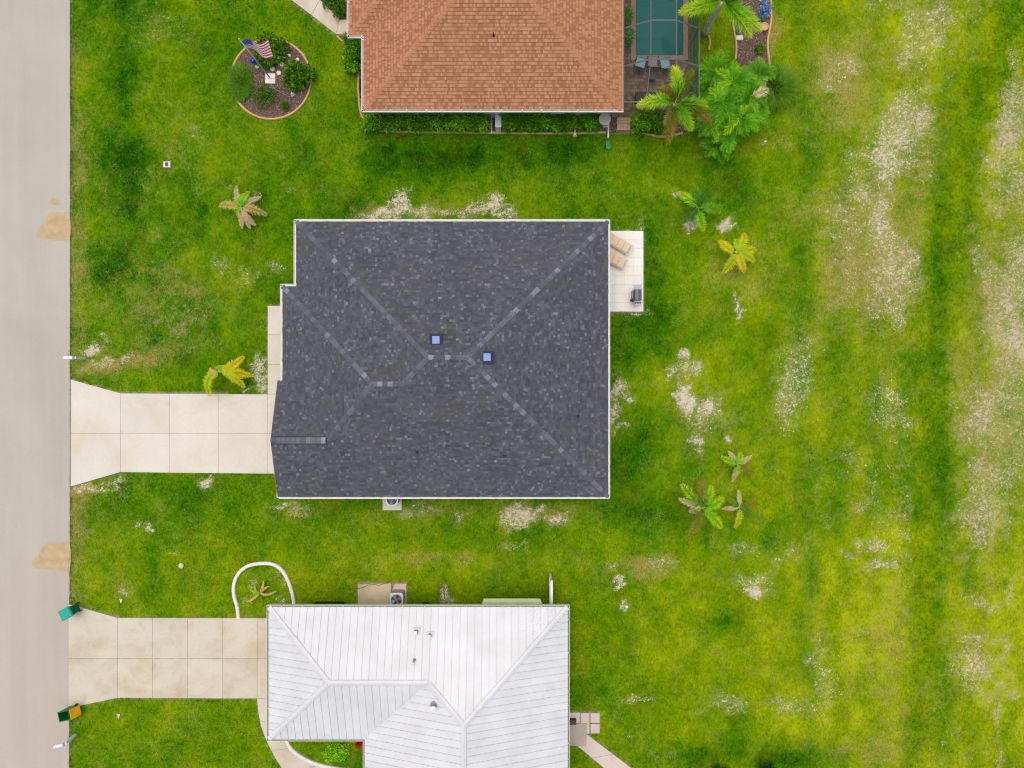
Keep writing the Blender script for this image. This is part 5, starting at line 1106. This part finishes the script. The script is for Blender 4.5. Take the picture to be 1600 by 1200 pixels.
# ---------------------------------------------------------------- patio furniture
def lounger(px, py, ang, label):
    c = G(px, py, .35); o = thing('sun_lounger', label, 'lounger', (c.x, c.y, .07), R(ang), group='loungers on the white patio'); tan = plain('lounger_tan', K(230, 202, 166), .8, .06, 6); fr = plain('lounger_frame', K(226, 212, 196), .5, .05)
    for k in range(3): MB().box((-.36 - k * .38, 0, .36), (.375, .56, .07), bevel=.02).build('cushion', tan, o, world=False)
    bm = MB(); bm.add([(-1.3, -.28, .33), (-1.3, .28, .33), (-1.3, -.28, .4), (-1.3, .28, .4), (-1.95, -.28, .72), (-1.95, .28, .72), (-1.95, -.28, .79), (-1.95, .28, .79)], [(2, 3, 7, 6)[::-1], (0, 1, 5, 4), (0, 4, 6, 2), (1, 3, 7, 5), (4, 5, 7, 6), (0, 2, 3, 1)]); bm.build('backrest', tan, o, world=False)
    for s in (-1, 1): MB().box((-1.0, s * .31, .3), (1.95, .04, .06)).build('side_rail', fr, o, world=False)
    MB().box((-.05, 0, .3), (.04, .6, .06)).build('end_rail', fr, o, world=False)
    for x in (-.2, -1.7):
        for s in (-1, 1): MB().box((x, s * .29, .135), (.05, .04, .27)).build('leg', fr, o, world=False)
lounger(986, 392, -31, 'tan lounger on the white patio, the one farther from the grill'); lounger(979, 415, -27, 'tan lounger on the white patio, the one nearer the grill')
def grill():
    c = G(996, 461, .9); o = thing('gas_grill', 'dark gas grill with a grey side shelf on the white patio', 'grill', (c.x, c.y, .07)); L = MB
    L().box((0, 0, .42), (.46, .62, .66), bevel=.02).build('cabinet', M_BLACK, o, world=False)
    h = MB(); prof = [(-.24, .76), (-.24, .92), (-.16, 1.08), (.0, 1.13), (.16, 1.08), (.22, .95), (.22, .76)]; V = [(x, y, z) for y in (-.3, .3) for x, z in prof]; n = len(prof)
    h.add(V, [(i, i + 1, n + i + 1, n + i)[::-1] for i in range(n - 1)] + [tuple(range(n)), tuple(range(2 * n - 1, n - 1, -1))]); h.build('hood', plain('hood_slate', K(98, 104, 116), .35, .1, 4, metal=.3), o, world=False)
    L().tube([(-.3, -.22, .88), (-.3, .22, .88)], .02, 8).build('handle', M_GREY, o, world=False); L().box((.02, .46, .8), (.44, .3, .04), bevel=.015).build('side_shelf', plain('shelf_grey', K(176, 178, 190), .4, .05), o, world=False)
    sh = L().box((.02, -.46, .8), (.4, .3, .04), bevel=.01).build('burner_shelf', M_GREY, o, world=False)
    for i in range(3): L().lathe([(.05, .82), (.05, .85), (.02, .86)], (-.1 + .13 * i, -.46, 0), 10).build('knob', M_BLACK, sh, world=False)
    for i in range(3): L().box((-.27, -.2 + .16 * i, .72), (.05, .05, .05)).build('control_knob', M_BLACK, o, world=False)
    L().lathe([(.07, .55), (.08, .75), (.03, .8)], (-.33, -.3, 0), 10).build('tool_cup', M_BLACK, o, world=False)
    for x in (-.18, .18):
        for y in (-.26, .26): L().tube([(x - .03, y, .05), (x + .03, y, .05)], .05, 10).build('wheel', M_BLACK, o, world=False)
grill()

# ---------------------------------------------------------------- air conditioners and utilities
def ac(px, py, s, label, z, ring=False):
    c = G(px, py, .85); o = thing('air_conditioner', label, 'air conditioner', (c.x, c.y, z)); body = plain('ac_cream', K(226, 218, 206), .5, .05); n = 20
    P = [];
    for a in np.linspace(0, 6.283, 32, endpoint=False):
        e_ = 6 if not ring else 3; q = (abs(math.cos(a)) ** e_ + abs(math.sin(a)) ** e_) ** (-1 / e_); P.append((s / 2 * q * math.cos(a), s / 2 * q * math.sin(a)))
    MB().prism(P, 0, .74).build('cabinet', M_GREY, o, world=False); MB().prism([(x * 1.03, y * 1.03) for x, y in P], .74, .80, bevel=.012).build('lid', body, o, world=False)
    r = s * .4; MB().lathe([(r, .802), (r, .806), (.01, .806)], n=28).build('fan_well', plain('fan_dark', K(60, 66, 76), .6, .2), o, world=False)
    for k in range(4 if not ring else 3):
        a0 = k * 2 * math.pi / (4 if not ring else 3); f = MB(); V = []
        for i in range(6):
            a = a0 + i * .17; V += [(r * .2 * math.cos(a), r * .2 * math.sin(a), .81 + .008 * i), (r * .92 * math.cos(a), r * .92 * math.sin(a), .81 + .012 * i)]
        f.add(V, [(2 * i, 2 * i + 1, 2 * i + 3, 2 * i + 2) for i in range(5)]); f.build('fan_blade', plain('fan_light', K(170, 168, 172), .4, .1, metal=.3), o, world=False)
    MB().lathe([(r * .22, .81), (r * .2, .89), (.01, .9)], n=14).build('fan_hub', M_GREY, o, world=False); g = MB()
    for q in (.35, .55, .75, .98):
        pts = [(r * q * math.cos(a), r * q * math.sin(a), .885 + .03 * (1 - q)) for a in np.linspace(0, 6.283, 25)]; g.tube(pts, .0045, 4, caps=False)
    for k in range(8): a = k * math.pi / 4; g.tube([(0, 0, .915), (r * math.cos(a), r * math.sin(a), .886)], .005, 4)
    g.build('fan_guard', M_GREY, o, world=False, kind='stuff')
ac(612.5, 781, .72, 'round topped air conditioner under the gutter of the dark roof', .09, True); ac(619.5, 937, .78, 'square white air conditioner on the dirty pad by the metal roof', .08)
pts = [G(559, 919), G(567, 917.5), G(576, 913), G(585, 912.5), G(592, 914), G(600, 911.5), G(607, 908.5)]; o = MB().tube([(p.x, p.y, .1 if i < 6 else .03) for i, p in enumerate(pts)], .014, 5).build('cable', M_BLACK); tag(o, 'thin dark cable snaking across the dirty concrete pad', 'cable')
b = G(665, 942); o = thing('backflow_valve', 'small dark valve with white caps at the metal roof eave', 'valve', (b.x, b.y, 0)); MB().box((0, -.05, .35), (.3, .2, .7), bevel=.02).build('body', M_DARKMETAL, o, world=False)
for x in (-.1, .1): MB().lathe([(.05, .7), (.06, .78), (.02, .8)], (x, .06, 0), 10).build('cap', M_WHITE, o, world=False)
MB().tube([(-.1, .06, 0), (-.1, .06, .7), (.1, .06, .7), (.1, .06, 0)], .03, 6).build('pipe', M_DARKMETAL, o, world=False)
b = G(512, 951, .6); o = thing('storage_box', 'black storage box half under the metal roof eave', 'storage box', (b.x, b.y, 0)); MB().box((0, 0, .28), (1.7, .5, .56), bevel=.03).build('body', M_BLACK, o, world=False); MB().box((0, 0, .6), (1.75, .55, .07), bevel=.03).build('lid', M_BLACK, o, world=False)
b = G(861, 928, .9); o = thing('privacy_fence', 'white vinyl fence panel standing out from the metal roof house', 'fence', (b.x, b.y, 0))
y0, y1 = G(861, 908, 1.5).y, G(861, 962, 1.5).y
for k in range(9): MB().box((0, y1 - b.y + (k + .5) * (y0 - y1) / 9, .78), (.035, (y0 - y1) / 9 - .008, 1.3)).build('board', M_WHITE, o, world=False)
for z in (.12, 1.48): MB().box((0, (y0 + y1) / 2 - b.y, z), (.15, y0 - y1, .1), bevel=.01).build('rail', M_WHITE, o, world=False)
for y in (y0, y1): MB().box((0, y - b.y, .78), (.12, .12, 1.6), bevel=.015).build('post', M_WHITE, o, world=False)
b = G(778.5, 191, .6); o = thing('utility_box', 'white utility cabinet between the hedges of the brown roof house', 'utility box', (b.x, b.y, 0)); MB().box((0, 0, .4), (.34, .7, .8), bevel=.02).build('cabinet', M_WHITE, o, world=False); MB().box((0, 0, .83), (.38, .74, .05), bevel=.02).build('lid', M_CREAM, o, world=False)
b = G(945, 186, 1.2); o = thing('satellite_dish', 'round beige dish on a post beside the paver landing', 'satellite dish', (b.x, b.y, 0)); MB().tube([(0, 0, 0), (0, 0, 1.1)], .035, 8).build('post', M_GREY, o, world=False)
MB().lathe([(.03, 1.1), (.3, 1.17), (.36, 1.22), (.34, 1.22), (.2, 1.18), (.01, 1.16)], n=28).build('dish', plain('dish_beige', K(206, 188, 172), .6, .06), o, smooth=True, world=False); MB().box((.06, -.34, .9), (.3, .12, .2), bevel=.01).build('bracket_box', M_GREY, o, world=False)
b = G(950, 227); o = thing('splash_block', 'green plastic splash block at the end of the downspout', 'splash block', (b.x, b.y, 0)); mb = MB(); mb.box((0, 0, .02), (.26, .5, .04)); [mb.box((s * .12, 0, .07), (.03, .5, .07)) for s in (-1, 1)]; mb.build('tray', plain('splash_green', K(16, 140, 90), .5), o, world=False)
b = G(898, 211); o = thing('splash_block', 'tan concrete splash block below the hedge downspout', 'splash block', (b.x, b.y, 0)); mb = MB(); mb.box((0, 0, .03), (.22, .24, .1), bevel=.01); mb.build('tray', M_CURB_TAN, o, world=False)
b = G(261, 257); o = thing('meter_box', 'small white rimmed meter box set in the front lawn', 'meter box', (b.x, b.y, 0)); MB().box((0, 0, -.0), (.42, .36, .09), bevel=.012).build('rim', M_CURB_WHITE, o, world=False); MB().box((0, 0, .04), (.2, .24, .03), bevel=.005).build('lid', plain('lid_grey', K(92, 88, 92), .7), o, world=False)
for px, py, h, lb, mt in ((1192, 225, .45, 'white capped pipe stub near the palm clump', M_WHITE), (283, 884, .08, 'pale round cleanout cover on the lawn above the stained driveway', M_CONC_PINK), (239, 829, .06, 'pale green cap in the lawn between the driveways', plain('cap_green', K(150, 226, 150), .5)), (979, 948, .08, 'white cap in a bare spot east of the metal roof house', M_WHITE)):
    b = G(px, py); o = thing('pipe_cap', lb, 'pipe cap', (b.x, b.y, 0)); r = .075 if px != 283 else .12; MB().lathe([(r, -.02), (r, h * .8), (r * .8, h), (.02, h * 1.02)], n=12).build('cap', mt, o, world=False, smooth=False); MB().lathe([(r * 1.25, -.02), (r * 1.25, .02), (r, .03)], n=12).build('collar', M_CURB_WHITE, o, world=False)
for px, py, lb in ((190, 936, 'white pennant marker on the lawn above the stained driveway'), (186, 1116, 'white pennant marker on the lawn below the stained driveway')):
    b = G(px, py); o = thing('yard_marker', lb, 'marker', (b.x, b.y, 0)); MB().tube([(0, 0, 0), (0, 0, .45)], .012, 6).build('stake', M_GREY, o, world=False); mb = MB(); mb.prism([(-.1, .03), (.1, .03), (0, -.24)], .04, .075); mb.build('pennant', M_WHITE, o, world=False)
b = G(894.5, 1125); o = thing('planter', 'dark planter beside the grey back door landing', 'planter', (b.x, b.y, .05)); MB().box((0, 0, .15), (.42, .28, .3), bevel=.02).build('tub', plain('tub_brown', K(70, 58, 56), .7), o, world=False); MB().box((0, 0, .29), (.36, .22, .04)).build('soil', M_MULCH, o, world=False)
b = G(1154, 55); o = thing('garden_statue', 'grey statue on a white plinth in the mulch bed by the leaning palm', 'statue', (b.x, b.y, 0)); MB().box((.02, -.2, .08), (.4, .3, .16), bevel=.02).build('plinth', stone, o, world=False); MB().lathe([(.16, .0), (.18, .2), (.12, .45), (.14, .55), (.06, .65), (.09, .75), (.02, .85)], (-.02, .15, 0), 12).build('figure', M_GREY, o, world=False, smooth=True)
b = G(1192, 45); o = thing('flower_pot', 'tan round pot at the outer curb of the mulch bed', 'flower pot', (b.x, b.y, 0)); MB().lathe([(.16, 0), (.22, .26), (.25, .3), (.2, .3), (.17, .26), (.01, .24)], n=20).build('pot', plain('pot_tan', K(206, 168, 128), .8), o, world=False)
b = G(694, 928); o = thing('dry_branch', 'dark twig lying on the bare sandy spot by the metal roof', 'branch', (b.x, b.y, 0)); MB().tube([(-.1, .5, .02), (0, .1, .04), (.05, -.3, .02)], .018, 5).build('twig', M_STEM, o, world=False); MB().tube([(.15, .45, .02), (0, .1, .04)], .012, 5).build('twig', M_STEM, o, world=False)

# ---------------------------------------------------------------- kerbside: bins and mailboxes
def bin_(px, py, rz, label, lid_mat, body_mat, open_):
    b = G(px, py); o = thing('wheelie_bin', label, 'bin', (b.x, b.y, .03), rz)
    def fr(w0, d0, w1, d1, z0, z1): return [(-w0, -d0, z0), (w0, -d0, z0), (w0, d0, z0), (-w0, d0, z0), (-w1, -d1, z1), (w1, -d1, z1), (w1, d1, z1), (-w1, d1, z1)]
    mb = MB(); V = fr(.21, .23, .28, .32, .02, .98) + fr(.25, .29, .19, .2, .975, .1)
    mb.add(V, [(3, 2, 1, 0), (0, 1, 5, 4), (1, 2, 6, 5), (2, 3, 7, 6), (3, 0, 4, 7), (4, 5, 9, 8), (5, 6, 10, 9), (6, 7, 11, 10), (7, 4, 8, 11), (9, 13, 12, 8), (10, 14, 13, 9), (11, 15, 14, 10), (8, 12, 15, 11), (12, 13, 14, 15)]); mb.build('body', body_mat, o, world=False)
    MB().tube([(-.29, -.33, .95), (.29, -.33, .95), (.29, .33, .95), (-.29, .33, .95), (-.29, -.33, .95)], .02, 5).build('rim', body_mat, o, world=False)
    for s in (-1, 1): MB().tube([(s * .22, .27, .1), (s * .28, .27, .1)], .1, 14).build('wheel', M_BLACK, o, world=False)
    MB().tube([(-.22, .38, .98), (.22, .38, .98)], .018, 6).build('handle', body_mat, o, world=False)
    ld = MB()
    if not open_:
        ld.add(fr(.31, .36, .27, .31, .99, 1.06), [(0, 1, 5, 4), (1, 2, 6, 5), (2, 3, 7, 6), (3, 0, 4, 7), (4, 5, 6, 7), (3, 2, 1, 0)])
    else:
        P = [(-.3, .37, .98), (.3, .37, .98), (.28, .62, .42), (-.28, .62, .42)]; Q = [(x, y + .05, z + .02) for x, y, z in P]; ld.add(P + Q, [(0, 1, 2, 3), (7, 6, 5, 4), (0, 4, 5, 1), (1, 5, 6, 2), (2, 6, 7, 3), (3, 7, 4, 0)])
    ld.build('lid', lid_mat, o, world=False)
bg_ = plain('bin_green', K(14, 124, 88), .45, .1); teal = plain('bin_teal', K(24, 168, 148), .45, .08); yel = plain('bin_yellow', K(250, 176, 20), .45, .06); bg2 = plain('bin_green_dark', K(8, 124, 62), .45, .1)
bin_(119, 950.5, R(-62), 'closed green bin with a teal lid at the upper corner of the stained driveway', teal, bg_, False)
bin_(116, 1107, R(-78), 'open green bin with its yellow lid hanging at the lower driveway corner', yel, bg2, True)
def mailbox(px, py, rz, label):
    b = G(px, py); o = thing('mailbox', label, 'mailbox', (b.x, b.y, 0), rz); w = plain('mailbox_white', K(246, 244, 250), .4, .03)
    MB().box((0, 0, .5), (.14, .14, 1.06), bevel=.01).build('post', w, o, world=False); MB().box((-.18, 0, 1.0), (.62, .13, .08), bevel=.01).build('arm', w, o, world=False)
    prof = [(-.1, 1.05), (.1, 1.05), (.1, 1.18)] + [(.1 * math.cos(a), 1.18 + .09 * math.sin(a)) for a in np.linspace(.3, 2.84, 7)] + [(-.1, 1.18)]; n = len(prof)
    mb = MB(); mb.add([(x, y, z) for x in (-.5, .04) for y, z in prof], [(i, (i + 1) % n, n + (i + 1) % n, n + i) for i in range(n)] + [tuple(range(n))[::-1], tuple(range(n, 2 * n))]); mb.build('box', w, o, world=False)
    MB().box((-.51, 0, 1.15), (.02, .2, .2)).build('door', plain('mailbox_door', K(226, 224, 230), .4, .03), o, world=False); MB().box((-.15, -.11, 1.28), (.03, .012, .16)).build('signal_arm', plain('mailbox_arm', K(210, 200, 205), .5), o, world=False)
mailbox(132, 560, 0, 'white mailbox on a post above the clean driveway'); mailbox(117.5, 1148.5, R(12), 'white mailbox on a post below the green bins')

# ---------------------------------------------------------------- groups of look-alikes
GROUPS = dict(house='houses along the street', palm_tree='palms around the houses', hedge='hedges along the brown roof house', stepping_stone='pale stones in the round bed', wheelie_bin='bins at the street edge', mailbox='mailboxes along the street', pool_chair='sling chairs by the pool',
              potted_plant='potted plants by the pool', bed_edging='garden edging strips', air_conditioner='air conditioners beside the houses', yard_marker='white lawn markers', splash_block='downspout splash blocks', shrub='shrubs in the beds', pipe_cap='small caps in the lawn')
for o_ in list(COL.objects):
    base_ = o_.name.split('.')[0]
    if o_.parent is None and base_ in GROUPS and 'category' in o_: o_['group'] = GROUPS[base_]
